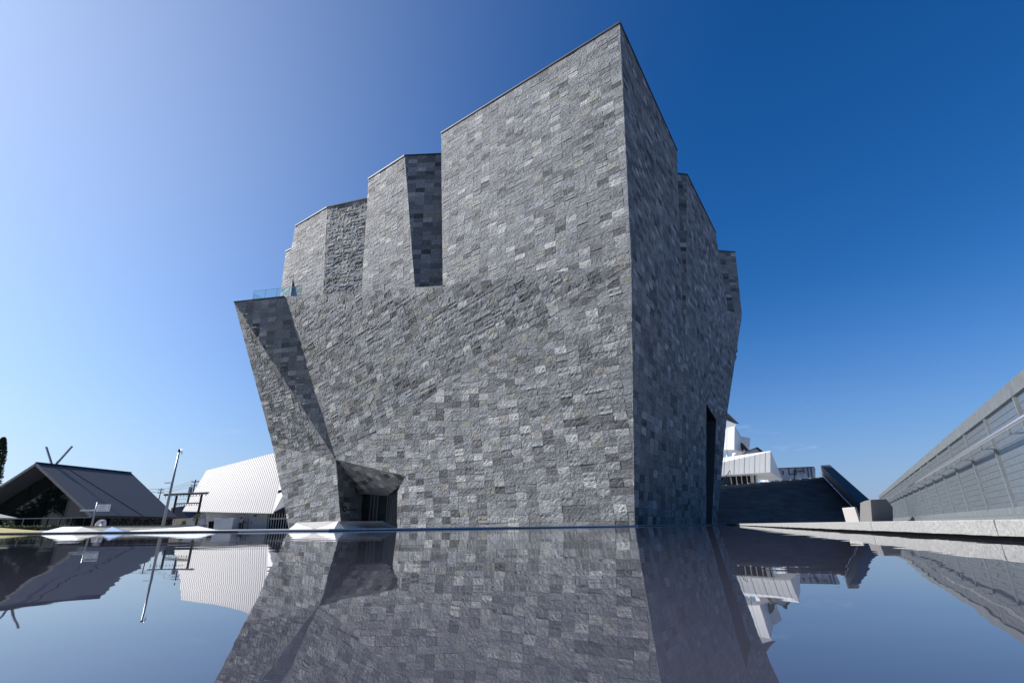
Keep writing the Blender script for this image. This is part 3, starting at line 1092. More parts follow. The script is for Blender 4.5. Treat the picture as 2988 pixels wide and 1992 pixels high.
# faceted mounds along the rim: white put on sunlit facets, mirror on shaded ones
def mound(label, pts, faces, name='faceted_mound'):
    t = thing(name, Vector((sum(p.x for p in pts) / len(pts), min(p.y for p in pts), .06)), label, 'mound', 'polished mounds along the pool rim')
    mm_ = {'w': M_MOUNDLIT, 'm': M_MOUND, 'c': M_WALL}
    for f, k in faces:
        MB().quad(*[pts[i] for i in f]).build('mound_facet', mm_[k], t)
    return t
def rimF(px):                                  # forward distance of the rim along one sight line
    d = ray(px, 1545)
    k = d.x / d.y
    a, b = (W_L2, W_L1) if k < W_L1.x / W_L1.y else (W_L1, W_C)
    sl_ = (b.y - a.y) / (b.x - a.x)
    return (a.y - sl_ * a.x) / (1 - sl_ * k)
def gp2(px, dF, z=.06):
    d = ray(px, 1545)
    F = rimF(px) + dF
    return Vector((d.x / d.y * F, F, z))
def tp2(px, py, dF):
    return at(px, py, rimF(px) + dF)
# 1: white roof-like mound on the left
m1 = [gp2(122, .5), gp2(214, .5), tp2(240, 1536, 1.5), tp2(184, 1536, 1.5), gp2(296, .6), gp2(170, 3.2), gp2(300, 3.0)]
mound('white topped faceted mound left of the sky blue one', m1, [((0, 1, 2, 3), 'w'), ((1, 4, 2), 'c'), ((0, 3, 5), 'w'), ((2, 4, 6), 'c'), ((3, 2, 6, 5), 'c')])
# 2: sky blue mirror pyramid
m2 = [gp2(297, .5), gp2(362, .5), tp2(327, 1536, 1.3), gp2(385, 2.4), gp2(300, 2.6)]
mound('small mirror pyramid reflecting blue sky by the rim', m2, [((0, 1, 2), 'm'), ((1, 3, 2), 'm'), ((3, 4, 2), 'm'), ((4, 0, 2), 'm')])
# 3: long white wedge
m3 = [gp2(438, .5), gp2(628, .5), tp2(578, 1534.5, 1.6), gp2(640, 2.6), gp2(360, 2.6), gp2(366, .55)]
mound('long low white wedge mound before the torii gate', m3, [((0, 1, 2), 'w'), ((1, 3, 2), 'w'), ((3, 4, 2), 'w'), ((4, 0, 2), 'w'), ((5, 0, 4), 'm')])
# 4: double mound before the museum entrance
m4 = [gp2(841, .6), gp2(917, .6), tp2(866, 1525, 1.4), gp2(974, .6), tp2(987, 1520, 1.3), tp2(868, 1523.5, 2.3), gp2(850, 3.4), gp2(1072, 2.3), tp2(1118, 1519.5, 1.7), gp2(1158, 3.2), gp2(1000, 4.0), gp2(1150, 4.0)]
mound('folded mound, sunlit facets white and shaded ones mirror, before the museum entrance', m4, [((0, 1, 2), 'w'), ((1, 4, 5, 2), 'c'), ((1, 3, 4), 'w'), ((3, 7, 4), 'm'), ((4, 7, 8), 'c'), ((7, 9, 8), 'm'), ((0, 2, 5, 6), 'w'), ((9, 11, 8), 'm'), ((4, 8, 11, 10), 'c'), ((5, 4, 10, 6), 'c')])

# low concrete wall
LW = thing('low_concrete_wall', at(470, 1545, 33), 'low weathered grey concrete wall behind the rim mounds', 'wall')
wa, wb = at(225, 1536.5, 36), at(592, 1534.0, 31)
n_ = 7
for k in range(n_):
    p0, p1 = wa + (wb - wa) * (k / n_), wa + (wb - wa) * ((k + 1) / n_ - .0012)
    MB().prism([lift(p0, .02), lift(p1, .02), p1, p0], Vector((.25, .9, 0)).normalized() * .3).build('wall_block', M_WALL, LW)
    MB().prism([p0 + Vector((0, -.03, .003)), p1 + Vector((0, -.03, .003)), p1 + Vector((0, -.03, .055)), p0 + Vector((0, -.03, .055))], Vector((.25, .9, 0)).normalized() * .36).build('wall_cap', M_DARK, LW)

# ------------------------------------------------------------------ dark gabled shrine hall
SH = thing('shrine_hall', at(250, 1540, 66), 'dark gabled shrine hall with crossed roof finials and glass gable', 'shrine')
r0_ = at(105, 1349, 64)
r1_ = atz(382, 1378, r0_.z)
rd = (r1_ - r0_); rd.z = 0; rd.normalize()
gpl = (r0_, -rd)
e0_ = on(270, 1503, gpl)
rlen = (r1_ - r0_).length
perp = Vector((rd.y, -rd.x, 0))
if (e0_ - r0_).dot(perp) < 0: perp = -perp
hw = (e0_ - r0_).dot(perp)
e1_ = atz(478, 1508, e0_.z)
e1_ = e0_ + rd * max(8.0, (e1_ - e0_).dot(rd))
el_ = r0_ - perp * hw; el_.z = e0_.z
el1_ = el_ + rd * (e1_ - e0_).dot(rd)
print('shrine ridge z', r0_.z, 'eave', e0_.z, 'half', hw, 'len', rlen)
def roof_slab(a, b, c, d, th=.32):
    n = (b - a).cross(d - a).normalized()
    if n.z < 0: n = -n
    MB().prism([a, b, c, d], -n * th).build('roof_slope', M_ROOFDK, SH)
roof_slab(r0_, r1_, e1_, e0_)
roof_slab(r0_, r1_, el1_, el_)
# course seam and ridge cap
MB().bar(r0_ + Vector((0, 0, .03)), r1_ + Vector((0, 0, .03)), .3, .1).build('ridge_cap', M_DARK, SH)
sp0 = r0_ + rd * 3.2; sp1 = e0_ + rd * (e1_ - e0_).dot(rd) * .56
un = (r1_ - r0_).cross(e0_ - r0_).normalized()
if un.z < 0: un = -un
MB().bar(sp0 + un * .02, sp1 + un * .02, .16, .05, rd).build('roof_seam', M_DARK, SH)
# glazed gable set back under the roof
gb = rd * 2.6
def gq(s, z):                                  # point in the set-back gable plane: s across (-1..1), height z
    return lift(r0_ + perp * hw * s + gb, z)
zr, ze = r0_.z - .75, e0_.z
def zroof(s): return zr - (zr - ze) * abs(s) 
for a_, b_ in [(-.92, -.6), (-.6, -.3), (-.3, 0), (0, .3)]:
    MB().prism([gq(a_ + .004, ze - .1), gq(b_ - .004, ze - .1), gq(b_ - .004, zroof(b_)), gq(a_ + .004, zroof(a_))], rd * .08).build('gable_pane', M_GLASSDK, SH)
MB().prism([gq(.34, ze - .1), gq(.97, ze - .1), gq(.34, zroof(.34))], rd * .08).build('gable_panel', M_GREYPANEL, SH)
MB().prism([gq(.304, ze - .1), gq(.336, ze - .1), gq(.336, zroof(.34)), gq(.304, zroof(.31))], rd * .1).build('gable_frame', M_DARK, SH)
MB().bar(gq(-.95, ze - .14) - rd * .05, gq(.97, ze - .14) - rd * .05, .12, .10).build('transom', M_FRAME, SH)
for k in range(11):
    s0, s1 = -.95 + 1.92 * k / 11, -.95 + 1.92 * (k + 1) / 11
    MB().prism([gq(s0 + .006, .3), gq(s1 - .006, .3), gq(s1 - .006, ze - .2), gq(s0 + .006, ze - .2)], rd * .06).build('glass_door', M_GLASSDK, SH)
    MB().box(gq(s0, (ze - .2 + .3) / 2 + .15) - rd * .02, (.09, .12, ze - .5), perp, rd).build('mullion', M_FRAME if k % 3 == 1 else M_DARK, SH)
for s in (.865, .885):
    MB().box(gq(s, 1.05) - rd * .05, (.16, .02, .26), perp, rd).build('door_notice', M_SIGN, SH)
# side wall: dark block screen, small tan blocks stand in for light through openings
sl0, sl1 = e0_ - perp * .9 + rd * 1.0, e1_ - perp * .9 - rd * .3
MB().prism([lift(sl0, .2), lift(sl1, .2), lift(sl1, ze + .2), lift(sl0, ze + .2)], -perp * .2).build('screen_wall', M_SOFFIT, SH)
dots = MB()
rs = random.Random(8)
for i in range(52):
    for j in range(8):
        if rs.random() < .5 and .14 < i / 52:
            p = sl0 + (sl1 - sl0) * ((i + .5 + .5 * (j % 2)) / 53)
            dots.box(lift(p + perp * .01, .55 + j * .23), (.14, .06, .09), rd, perp)
tag(dots.build('light_dot', M_DOT, SH), kind='stuff')
MB().prism([lift(el_ + perp * .8 + rd * 2.6, .2), lift(el1_ + perp * .8, .2), lift(el1_ + perp * .8, ze), lift(el_ + perp * .8 + rd * 2.6, ze)], perp * .2).build('side_wall', M_SOFFIT, SH)
MB().prism([lift(e1_ - perp * .9, .2), lift(el1_ + perp * .9, .2), lift(el1_ + perp * .9, ze), lift(r1_, r1_.z - .8), lift(e1_ - perp * .9, ze)], -rd * .2).build('rear_wall', M_SOFFIT, SH)
# crossed finials (two paired plates each way)
fx = r0_ + rd * 2.1
for sgn in (1, -1):
    dr = (perp * sgn * .62 + Vector((0, 0, .78))).normalized()
    for q, m_ in ((-.11, M_STEEL), (.0, M_DARK), (.11, M_STEEL)):
        a_ = fx + rd * (q + .25 * sgn) - dr * .35
        MB().bar(a_, a_ + dr * 3.3, .05, .12, rd).build('roof_finial', m_, SH)

# lower annexe roof left of the hall
AN = thing('shrine_annexe', at(0, 1540, 84), 'low dark roof behind the gabled hall at far left', 'building')
MB().prism([at(-60, 1450, 84), at(-30, 1419, 86), at(40, 1420, 86), at(40, 1540, 84), at(-60, 1540, 84)], Vector((0, 6, 0))).build('wall', M_SOFFIT, AN)
MB().prism([at(-70, 1452, 83.5), at(-30, 1417, 85.5), at(42, 1418, 85.5), at(42, 1422, 85.5), at(-28, 1421, 85.5), at(-66, 1455, 83.5)], Vector((0, 7, 0))).build('roof', M_ROOFDK, AN)

# ------------------------------------------------------------------ white hall with seamed roof
WH = thing('white_roof_hall', at(680, 1545, 80), 'white hall with seamed white sloping roof left of the museum', 'building')
Fw = 82
tl_, tr_ = at(602, 1372, Fw + 9), at(835, 1312, Fw + 7)
bl_, br_ = at(533, 1491, Fw), at(797, 1497, Fw - 4)
tr2 = at(835, 1360, Fw - .5)
rp = plane(tl_, bl_, br_)
ns = 44
rf = MB()
rib = MB()
kk = (at(812, 1430, Fw - 2.4))
for k in range(ns):
    s0, s1 = (k + .03) / ns, (k + .97) / ns
    def tpt(s): return tl_ + (at(842, 1310, Fw + 7) - tl_) * s
    def bpt(s): return bl_ + (br_ - bl_) * s
    q = [tpt(s0), tpt(s1), bpt(s1), bpt(s0)]
    rf.prism(q, rp[1] * -.12)
    rib.bar(tpt(k / ns) + rp[1] * -.03, bpt(k / ns) + rp[1] * -.03, .10, .09, rp[1])
tag(rf.build('roof_panel', M_WHITEROOF, WH), kind='stuff')
tag(rib.build('roof_seam', M_SEAM, WH), kind='stuff')
# right roof wing behind the museum edge
MB().prism([at(842, 1310, Fw + 7), at(905, 1300, Fw + 6), at(900, 1440, Fw - 1), br_ + (at(842, 1310, Fw + 7) - br_) * .02], rp[1] * -.14).build('roof_panel', M_WHITEROOF, WH)
for (xa, ya, xb, yb) in [(573, 1420, 785, 1390), (556, 1448, 790, 1442)]:
    MB().bar(on(xa, ya, rp) + rp[1] * .03, on(xb, yb, rp) + rp[1] * .03, .05, .03, rp[1]).build('roof_joint', M_SEAM, WH)
# walls under the eave
def wallq(name, px, F, m, th=.3):
    return MB().prism([at(x, y, F) for x, y in px], Vector((0, th, 0))).build(name, m, WH)
wallq('side_wall', [(586, 1488), (598, 1500), (598, 1549), (578, 1549)], Fw + .6, M_WHITE)
wallq('wall', [(586, 1492), (728, 1494), (726, 1549), (582, 1549)], Fw + 4, M_WHITE)
wallq('wall', [(728, 1494), (782, 1497), (776, 1549), (722, 1549)], Fw + .5, M_WHITE, 3.4)
wallq('screen_wall', [(545, 1514), (598, 1514), (594, 1549), (541, 1549)], Fw - .5, M_WHITE)
wallq('door', [(609, 1521), (625, 1520), (622, 1549), (607, 1549)], Fw + 3.9, M_GLASSDK2, .05)
wallq('door', [(699, 1518), (713, 1518), (710, 1549), (697, 1549)], Fw + 3.9, M_GLASSDK2, .05)
wallq('wall_notice', [(713.5, 1521), (718, 1521), (717.5, 1525), (713, 1525)], Fw + .3, M_INK, .05)
wallq('door_pier', [(712, 1510), (724, 1510), (720, 1549), (708, 1549)], Fw + .4, M_WHITE, 1.0)
MB().prism([at(626, 1512, Fw - 3), at(681, 1511, Fw - 3), at(675, 1549, Fw - 3), at(622, 1549, Fw - 3)], Vector((.15, 2.6, 0))).build('porch_box', M_WHITE, WH, bevel=.03)
MB().box(at(744, 1504, Fw + .3), (.35, .3, .14)).build('wall_camera', M_DARK, WH)
MB().box(at(733, 1523.5, Fw + .4), (.12, .1, .2)).build('wall_switch', M_INK, WH)
# glazed end with mullions
MB().prism([at(782, 1497, Fw - .2), at(860, 1490, Fw - .2), at(860, 1549, Fw - .2), at(777, 1549, Fw - .2)], Vector((0, .2, 0))).build('glazing', M_GLASSDK, WH)
for k in range(8):
    MB().bar(at(786 + k * 7.6, 1496, Fw - .4), at(781.5 + k * 7.2, 1549, Fw - .4), .09, .1).build('mullion', M_WHITE, WH)
MB().bar(at(788, 1512.5, Fw - .5), at(862, 1511, Fw - .5), .12, .22).build('transom', M_WHITE, WH)
MB().prism([at(812, 1430, Fw - 1), at(850, 1420, Fw - 1), at(850, 1497, Fw - 1), at(797, 1496, Fw - 1)], Vector((0, .2, 0))).build('gable_glazing', mat('sky_glass', (.05, .07, .10), .05, .3), WH)

# bench-height rack by the white wall
RK = thing('bicycle_rack', at(750, 1548, Fw - 1.5), 'low white tube rack against the white hall wall', 'rack')
for k in range(7):
    p0 = at(729 + k * 7, 1547.5, Fw - 1.5)
    MB().tube([p0, p0 + Vector((0, 0, .55)), p0 + Vector((.22, 0, .55)), p0 + Vector((.22, 0, 0))], .025, 6).build('rack_hoop', M_WHITE, RK)

# ------------------------------------------------------------------ street furniture on the left bank
# tall lamp post with camera head
LP = thing('lamp_post', at(470, 1545, 60), 'tall tapering grey lamp post with a camera head before the torii', 'lamp post')
lb = at(472, 1548, 60)
lz = at(525, 1318, 60).z
MB().tube([lift(lb, .05), lift(lb, lz * .5), lift(lb, lz)], [.17, .13, .095], 12).build('post', M_POLE, LP, smooth=True)
MB().tube([lift(lb, .04), lift(lb, .25)], .2, 12).build('base_collar', M_POLE, LP)
MB().tube([lift(lb, lz), lift(lb, lz + .3)], [.14, .14], 10).build('head', M_DARK, LP)
MB().tube([lift(lb, lz + .22), lift(lb, lz + .22) + Vector((.32, -.1, .02)), lift(lb, lz - .05) + Vector((.4, -.12, 0))], .035, 8).build('head_arm', M_STEEL, LP)
MB().tube([lift(lb, lz - .05) + Vector((.4, -.12, 0)), lift(lb, lz - .28) + Vector((.4, -.12, 0))], [.13, .09], 10).build('camera_dome', M_SIGN, LP)
MB().tube([lift(lb, lz * .60), lift(lb, lz * .60) + Vector((-.5, -.1, -.03))], .05, 8).build('spot_arm', M_POLE, LP)
MB().box(lift(lb, lz * .595) + Vector((-.62, -.12, 0)), (.36, .16, .10)).build('spot_lamp', M_STEEL, LP)

# finger post with sign boards
FP = thing('finger_signpost', at(260, 1545, 50), 'grey signpost with white direction boards near the shrine hall', 'signpost')
fb = at(263, 1548, 50)
fz = at(279, 1465, 50).z
MB().tube([lift(fb, .05), lift(fb, fz)], .075, 10).build('post', M_POLE, FP, smooth=True)
def board(z, sgn, L, ln):
    c = lift(fb, z) + Vector((sgn * (L / 2 + .09), -.06, 0))
    b_ = MB().box(c, (L, .04, .125)).build('sign_board', M_SIGN, FP)
    MB().box(c + Vector((sgn * (L / 2 - .11), -.024, 0)), (.06, .006, .05)).build('arrow_mark', M_INK, b_)
    MB().box(c + Vector((-sgn * .05, -.024, .0)), (ln, .006, .022)).build('sign_lettering', M_INK, b_)
for k, ln in enumerate((.5, .62, .55, .8)):
    board(fz - .26 - .165 * k, 1, 1.28, ln)
board(fz - .72, -1, 1.34, .7)

# inflatable white banner dome
IB_ = thing('inflatable_banner', at(288, 1545, 52), 'rounded white inflatable banner with dark round emblem beside the signpost', 'banner')
ib = at(287, 1548, 52)
prof = []
hw_, hh = .47, 1.05
for k in range(25):
    t = math.pi * k / 24
    prof.append((math.copysign(abs(math.cos(t)) ** .7, math.cos(t)) * hw_, .35 + math.sin(t) ** .8 * (hh - .35)))
prof = [(hw_ * 1.04, .02)] + prof + [(-hw_ * 1.04, .02)]
v, f = [], []
n = len(prof)
for lay, (sc_, dy) in enumerate(((.78, -.22), (.95, -.14), (1, 0), (.95, .14), (.78, .22))):
    for x, z in prof:
        v.append((ib.x + x * sc_ + .12 * z, ib.y + dy, .06 + z * (.92 + .08 * sc_)))
for l in range(4):
    for k in range(n - 1):
        f.append((l * n + k, l * n + k + 1, (l + 1) * n + k + 1, (l + 1) * n + k))
f += [tuple(range(n)), tuple(range(4 * n, 5 * n))[::-1]]
MB().add(v, f).build('banner_body', M_BALLOON, IB_, smooth=True)
ec = Vector((ib.x + .33, ib.y - .245, .80))
em2 = MB()
for i in range(16):
    a0, a1 = 2 * math.pi * i / 16, 2 * math.pi * (i + 1) / 16
    em2.prism([ec + Vector((math.cos(t) * r_ * .8, 0, math.sin(t) * r_)) for t, r_ in ((a0, .07), (a1, .07), (a1, .13), (a0, .13))], (0, -.02, 0))
em2.build('banner_emblem', M_INK, IB_)

# torii gate of thin dark metal
TG = thing('torii_gate', at(540, 1545, 80), 'dark bronze torii gate with hanging paper strips left of white hall', 'torii')
ta, tb = at(480, 1444, 82), at(604, 1452, 79)
pa, pb = at(494, 1548, 81.5), at(568, 1548, 79.6)
tz_ = ta.z
tdir = (tb - ta); tdir.z = 0; tdir.normalize()
tside = Vector((-tdir.y, tdir.x, 0))
MB().bar(lift(ta, tz_), lift(tb, tz_), .26, .2, tside).build('top_beam', M_TORII, TG)
MB().bar(lift(ta, tz_ + .17) - tdir * .1, lift(tb, tz_ + .17) + tdir * .1, .42, .07, tside).build('beam_cap', M_SEAM, TG)
zt2 = at(530, 1468, 80.5).z
for p_ in (pa, pb):
    MB().tube([lift(p_, .05), lift(p_, tz_ - .12)], [.19, .16], 12).build('pillar', M_TORII, TG)
MB().bar(lift(pa, zt2), lift(pb, zt2), .18, .17, tside).build('tie_beam', M_TORII, TG)
MB().bar(lift((pa + pb) / 2, zt2), lift((pa + pb) / 2, tz_), .12, .3, tside).build('centre_strut', M_TORII, TG)
for k in range(14):
    p_ = lift(ta + (tb - ta) * ((k + .5) / 14), tz_ - .13)
    MB().box(p_ - Vector((0, 0, .12)), (.14, .02, .22), tdir, tside).build('paper_strip', M_SEAM if k % 2 else M_TORII, TG)
for k in range(9):
    p_ = lift(pa + (pb - pa) * ((k + .8) / 10), zt2 - .12)
    MB().box(p_ - Vector((0, 0, .12)), (.14, .02, .22), tdir, tside).build('paper_strip', M_SEAM if k % 2 else M_TORII, TG)

# ------------------------------------------------------------------ plants
def leaf_cloud(n, fn, size, seed):
    rs = random.Random(seed)
    m = MB()
    for _ in range(n):
        p = fn(rs)
        d = Vector((rs.gauss(0, 1), rs.gauss(0, 1), rs.gauss(0, 1) + .4)).normalized() * size * rs.uniform(.6, 1.3)
        e = d.cross(Vector((rs.gauss(0, 1), rs.gauss(0, 1), rs.gauss(0, 1)))).normalized() * size * .5
        m.quad(p - d * .5, p + e * .5, p + d * .5, p - e * .5)
    return m
def shrub(px, py_top, F, w, label, seed, name='leafy_shrub', dens=420, m=None):
    base = at(px, 1548, F); base.z = .06
    h = at(px, py_top, F).z - .06
    t = thing(name, base, label, 'shrub')
    rs0 = random.Random(seed)
    cl = [(Vector((rs0.uniform(-w, w) * .4, rs0.uniform(-w, w) * .4, h * rs0.uniform(.3, .88))), rs0.uniform(.22, .42) * w) for _ in range(7)]
    def fn(rs):
        c, r_ = rs.choice(cl)
        v = Vector((rs.gauss(0, 1), rs.gauss(0, 1), rs.gauss(0, 1))).normalized() * r_ * rs.uniform(.5, 1.0) ** .5
        return base + c + v
    leaf_cloud(dens, fn, .13, seed).build('crown', m or M_LEAF, t)
    st = MB()
    for c, r_ in cl[:4]:
        st.tube([base, base + Vector((c.x * .3, c.y * .3, c.z * .5)), base + c], [.035, .025, .012], 6)
    st.build('stem', M_BARK, t)
shrub(486, 1503, 79, 1.0, 'tall leafy shrub at the foot of the left torii pillar', 21)
shrub(568, 1498, 77.5, .9, 'leafy shrub at the foot of the right torii pillar', 22)
shrub(522, 1518, 84, 1.1, 'small sparse shrub between the torii pillars', 23, dens=160)
shrub(12, 1508, 58, 1.0, 'small garden tree under the grey parasol at far left', 24, dens=420)
# cypress at the left edge
CY = thing('cypress_tree', at(-24, 1545, 50), 'tall dark narrow cypress at the left edge beside the shrine hall', 'tree')
cb = at(-82, 1548, 50); cb.z = .3
ch = at(-2, 1276, 50).z - .3
def cyf(rs):
    z = rs.random() ** .85
    r_ = (1.2 * (1 - z) ** .5 * min(1, .55 + z * 1.6) + .05) * (.93 + .1 * math.sin(z * 23 + rs.random() * 4)) * rs.uniform(.6, 1.06)
    a = rs.uniform(0, 6.283)
    return cb + Vector((math.cos(a) * r_, math.sin(a) * r_, .3 + z * (ch - .3)))
leaf_cloud(9000, cyf, .2, 5).build('crown', M_LEAFDK, CY)
MB().tube([cb, cb + Vector((0, 0, ch * .5)), cb + Vector((0, 0, ch * .95))], [.16, .1, .02], 8).build('trunk', M_BARK, CY)
# parasol over the lawn edge
PS = thing('grey_parasol', at(-45, 1545, 46), 'grey parasol whose rim shows at the left edge over lawn', 'parasol')
pc_ = at(-52, 1545, 46); pc_.z = .4
pz = at(26, 1510, 46).z
pm = MB()
rw = (at(28, 1510, 46) - lift(pc_, pz)).length
apex = lift(pc_, pz + .55)
ring = [lift(pc_, pz) + Vector((math.cos(a) * rw, math.sin(a) * rw, 0)) for a in [2 * math.pi * k / 8 for k in range(8)]]
for k in range(8):
    MB().prism([apex, ring[k], ring[(k + 1) % 8]], Vector((0, 0, -.03))).build('canopy_panel', M_FABRIC, PS)
MB().tube([pc_, apex], .03, 8).build('pole', M_STEEL, PS)
MB().tube([pc_ - Vector((0, 0, .02)), pc_ + Vector((0, 0, .06))], .28, 14).build('base', M_DARK, PS)

# ------------------------------------------------------------------ house, poles and wires beyond
HS = thing('tiled_roof_house', at(520, 1545, 104), 'beige house with dark tiled roof seen through the torii', 'house')
def pq(name, px, F, m, sweep=(0, 5, 0)):
    return MB().prism([at(x, y, F) for x, y in px], Vector(sweep)).build(name, m, HS)
pq('wall', [(498, 1512), (586, 1508), (586, 1549), (494, 1549)], 104, M_BEIGE)
pq('lower_roof', [(500, 1481), (522, 1477), (548, 1511), (496, 1513)], 103, M_ROOFDK, (0, 6, .4))
pq('upper_roof', [(512, 1483), (542, 1473), (590, 1488), (588, 1491), (542, 1479), (514, 1487)], 107, M_ROOFDK, (0, 6, 0))
pq('upper_wall', [(528, 1486), (590, 1488), (590, 1510), (528, 1505)], 108, M_BEIGE)
for x0, y0, x1, y1 in ((538, 1490, 546, 1496), (552, 1491, 558, 1500), (532, 1520, 541, 1530), (576, 1493, 584, 1498)):
    pq('window', [(x0, y0), (x1, y0), (x1, y1), (x0, y1)], 103.9 if y0 > 1510 else 107.9, M_GLASSDK2, (0, .08, 0))
RS_ = thing('round_road_sign', at(503, 1545, 94), 'small round red and white road sign through the torii', 'road sign')
rc = at(504, 1521, 94)
MB().tube([rc, rc + Vector((0, -.03, 0))], .34, 18).build('sign_disc', M_RED, RS_)
MB().tube([rc + Vector((0, -.031, 0)), rc + Vector((0, -.045, 0))], .21, 18).build('sign_face', M_SIGN, RS_)
MB().tube([lift(rc, .05) + Vector((0, .03, 0)), rc + Vector((0, .03, .3))], .035, 8).build('pole', M_POLE, RS_)
# utility poles
def upole(px0, py0, px1, py1, F, r_, label):
    top = at(px1, py1, F)
    t = thing('utility_pole', lift(top, 0), label, 'utility pole', 'utility poles beyond the torii')
    MB().tube([lift(top, .0), top], [r_ * 1.2, r_ * .8], 10).build('pole', M_WIRE, t)
    for dz in (.5, 1.3):
        MB().box(top - Vector((0, 0, dz)), (1.7, .1, .1)).build('crossarm', M_WIRE, t)
        for x in (-.75, -.4, .4, .75):
            MB().tube([top + Vector((x, 0, -dz + .05)), top + Vector((x, 0, -dz + .28))], .06, 8).build('insulator', M_WIRE, t)
    return t, top
u1, ut1 = upole(563, 1442, 571, 1399, 118, .17, 'utility pole with grey transformer beside the white roof')
MB().tube([ut1 + Vector((-.75, 0, -2.9)), ut1 + Vector((-.75, 0, -1.7))], .42, 12).build('transformer', M_POLE, u1)
MB().bar(ut1 + Vector((-1.1, 0, -1.6)), ut1 + Vector((0, 0, -1.6)), .1, .1).build('transformer_arm', M_WIRE, u1)
u2, ut2 = upole(468, 1447, 471, 1424, 150, .15, 'small distant utility pole above the shrine roof end')
u3, ut3 = upole(-300, 1400, -260, 1395, 150, .17, 'utility pole off the left edge carrying the wires')
WR = thing('power_lines', lift(ut1, 0), 'thin black power lines running past the lamp post and cypress', 'power lines')
def wire(a, b, sag, r_=.03):
    pts = [a + (b - a) * (k / 14) - Vector((0, 0, sag * 4 * (k / 14) * (1 - k / 14))) for k in range(15)]
    MB().tube(pts, r_, 5).build('wire', M_WIRE, WR)
for dz, dx in ((.2, -.7), (.2, .7), (1.0, -.7), (1.0, .7)):
    wire(ut1 + Vector((dx, 0, -dz)), ut2 + Vector((dx, 0, -dz)), .4)
    wire(ut2 + Vector((dx, 0, -dz)), ut3 + Vector((dx, 0, -dz + .3)), 1.6)
wire(at(0, 1408, 140), at(64, 1424, 150), .0)
wire(ut1 + Vector((0, 0, -4.2)), at(455, 1452, 140), .2)

# ------------------------------------------------------------------ person with a camera phone by the white hall
PE = thing('person', at(695, 1547.5, Fw - 1.2), 'person in white shirt and black trousers raising a phone by the door', 'person')
pbase = at(698, 1547.5, Fw - 1.2)
pbase.z = .06
def skin_body(name, verts, edges, rad, m, root=0, parent=PE):
    me = bpy.data.meshes.new(name)
    me.from_pydata([tuple(pbase + Vector(v)) for v in verts], edges, [])
    me.materials.append(m)
    o = bpy.data.objects.new(name, me)
    COL.objects.link(o)
    o.parent = parent
    o.matrix_parent_inverse = Matrix.Translation(-parent.location)
    md = o.modifiers.new('skin', 'SKIN')
    md.use_smooth_shade = True
    for i, r_ in enumerate(rad):
        rr = r_ if isinstance(r_, tuple) else (r_, r_)
        me.skin_vertices[0].data[i].radius = rr
        me.skin_vertices[0].data[i].use_root = (i == root)
    sb = o.modifiers.new('sub', 'SUBSURF')
    sb.levels = sb.render_levels = 1
    return o
V_ = [(0, 0, .92), (0, 0, 1.12), (0, 0, 1.36), (0, -.01, 1.46), (0, -.02, 1.52), (0, -.03, 1.62), (0, -.03, 1.70),
      (.10, 0, .86), (.11, -.02, .48), (.11, .02, .09), (.11, -.13, .04), (-.10, 0, .86), (-.11, .02, .48), (-.11, .05, .09), (-.11, -.10, .04),
      (.18, 0, 1.38), (.24, -.02, 1.13), (.10, -.25, 1.24), (.02, -.31, 1.30),
      (-.18, 0, 1.38), (-.27, -.10, 1.19), (-.34, -.30, 1.36), (-.36, -.37, 1.42)]
E_ = [(0, 1), (1, 2), (2, 3), (3, 4), (4, 5), (5, 6), (0, 7), (7, 8), (8, 9), (9, 10), (0, 11), (11, 12), (12, 13), (13, 14), (2, 15), (15, 16), (16, 17), (17, 18), (2, 19), (19, 20), (20, 21), (21, 22)]
R_ = [(.15, .10), (.14, .09), (.16, .10), .055, .06, (.078, .095), (.06, .07), .08, .055, .04, .035, .08, .055, .04, .035, .055, .045, .035, .04, .055, .045, .035, .04]
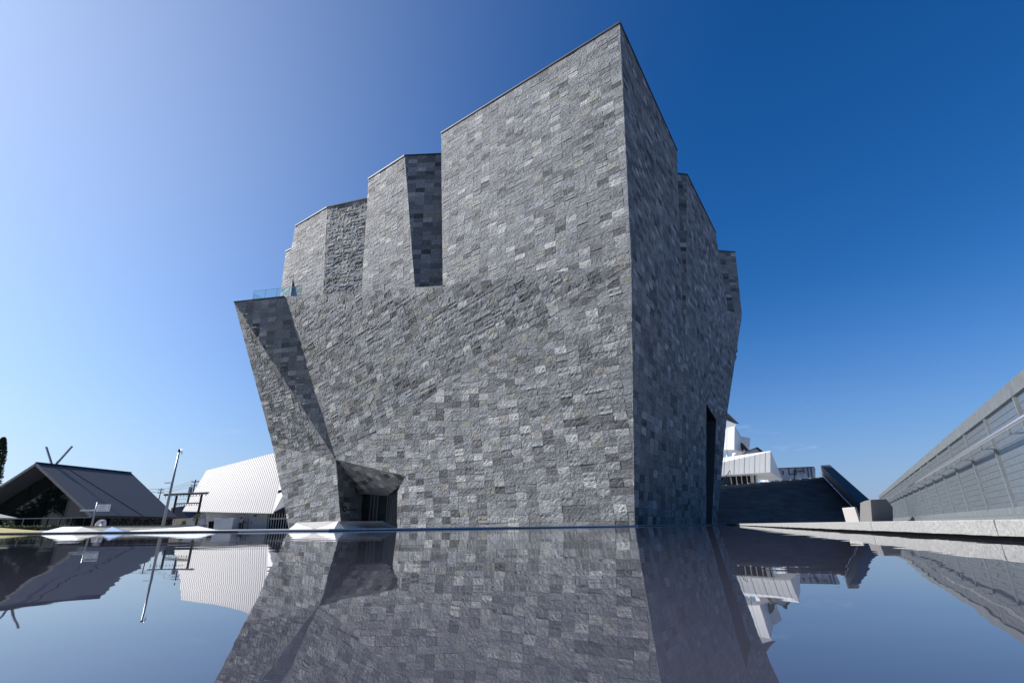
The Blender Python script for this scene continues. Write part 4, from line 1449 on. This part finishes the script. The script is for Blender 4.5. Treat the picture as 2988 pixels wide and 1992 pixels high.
# fingers and thumb of both hands
for hnd, (h, dirx) in ((18, (Vector((.02, -.31, 1.30)), -1)), (22, (Vector((-.36, -.37, 1.42)), 1))):
    for q in range(4):
        b0 = h + Vector((-.03 + .02 * q, -.04, .03)); b1 = b0 + Vector((0, -.02, .045 - .006 * abs(q - 1.4)))
        V_ += [tuple(b0), tuple(b1)]; E_ += [(hnd, len(V_) - 2), (len(V_) - 2, len(V_) - 1)]; R_ += [.009, .008]
    b0 = h + Vector((.045 * dirx, -.01, .01)); b1 = b0 + Vector((.025 * dirx, -.02, .03))
    V_ += [tuple(b0), tuple(b1)]; E_ += [(hnd, len(V_) - 2), (len(V_) - 2, len(V_) - 1)]; R_ += [.011, .009]
skin_body('body', V_, E_, R_, M_SKIN)
skin_body('shirt', [(0, 0, .90), (0, 0, 1.12), (0, 0, 1.36), (0, -.01, 1.44), (.18, 0, 1.385), (.235, -.02, 1.18), (-.18, 0, 1.385), (-.26, -.09, 1.22)],
          [(0, 1), (1, 2), (2, 3), (2, 4), (4, 5), (2, 6), (6, 7)], [(.18, .13), (.165, .115), (.185, .125), .075, .075, .065, .075, .065], M_SHIRT)
skin_body('trousers', [(0, 0, .95), (.10, 0, .86), (.11, -.02, .48), (.11, .02, .12), (-.10, 0, .86), (-.11, .02, .48), (-.11, .05, .12)],
          [(0, 1), (1, 2), (2, 3), (0, 4), (4, 5), (5, 6)], [(.16, .115), .095, .075, .065, .095, .075, .065], M_TROUSER)
skin_body('hair', [(0, .0, 1.60), (0, -.005, 1.67), (0, -.025, 1.73)], [(0, 1), (1, 2)], [(.085, .075), (.092, .095), (.07, .075)], M_HAIR, 1)
MB().box(pbase + Vector((-.36, -.44, 1.50)), (.075, .012, .15)).build('phone', M_DARK, PE)

# belt of trees on the open side of the pool, seen mirrored in the shrine's glass
wd = MB()
rs0 = random.Random(40)
for k in range(13):
    b = Vector((-116 - 6 * (k % 3), 2 + 5.4 * k, .05))
    h, w = 11 + 2.5 * (k % 3), 5.0
    wd.tube([b, b + Vector((0, 0, h * .35)), b + Vector((.2, 0, h * .7))], [.3, .22, .08], 8)
    cl = [(Vector((rs0.uniform(-w, w) * .6, rs0.uniform(-w, w) * .7, h * rs0.uniform(.12, .9))), rs0.uniform(.3, .5) * w) for _ in range(14)]
    def fn(rs):
        c, r_ = rs.choice(cl)
        return b + c + Vector((rs.gauss(0, 1), rs.gauss(0, 1), rs.gauss(0, 1))).normalized() * r_ * rs.random() ** .4
    lc = leaf_cloud(2400, fn, .8, 60 + k)
    wd.add(lc.v, lc.f)
tag(wd.build('woodland', M_LEAF), 'green tree belt mirrored in the glass gable of the shrine hall', 'woodland', kind='stuff')
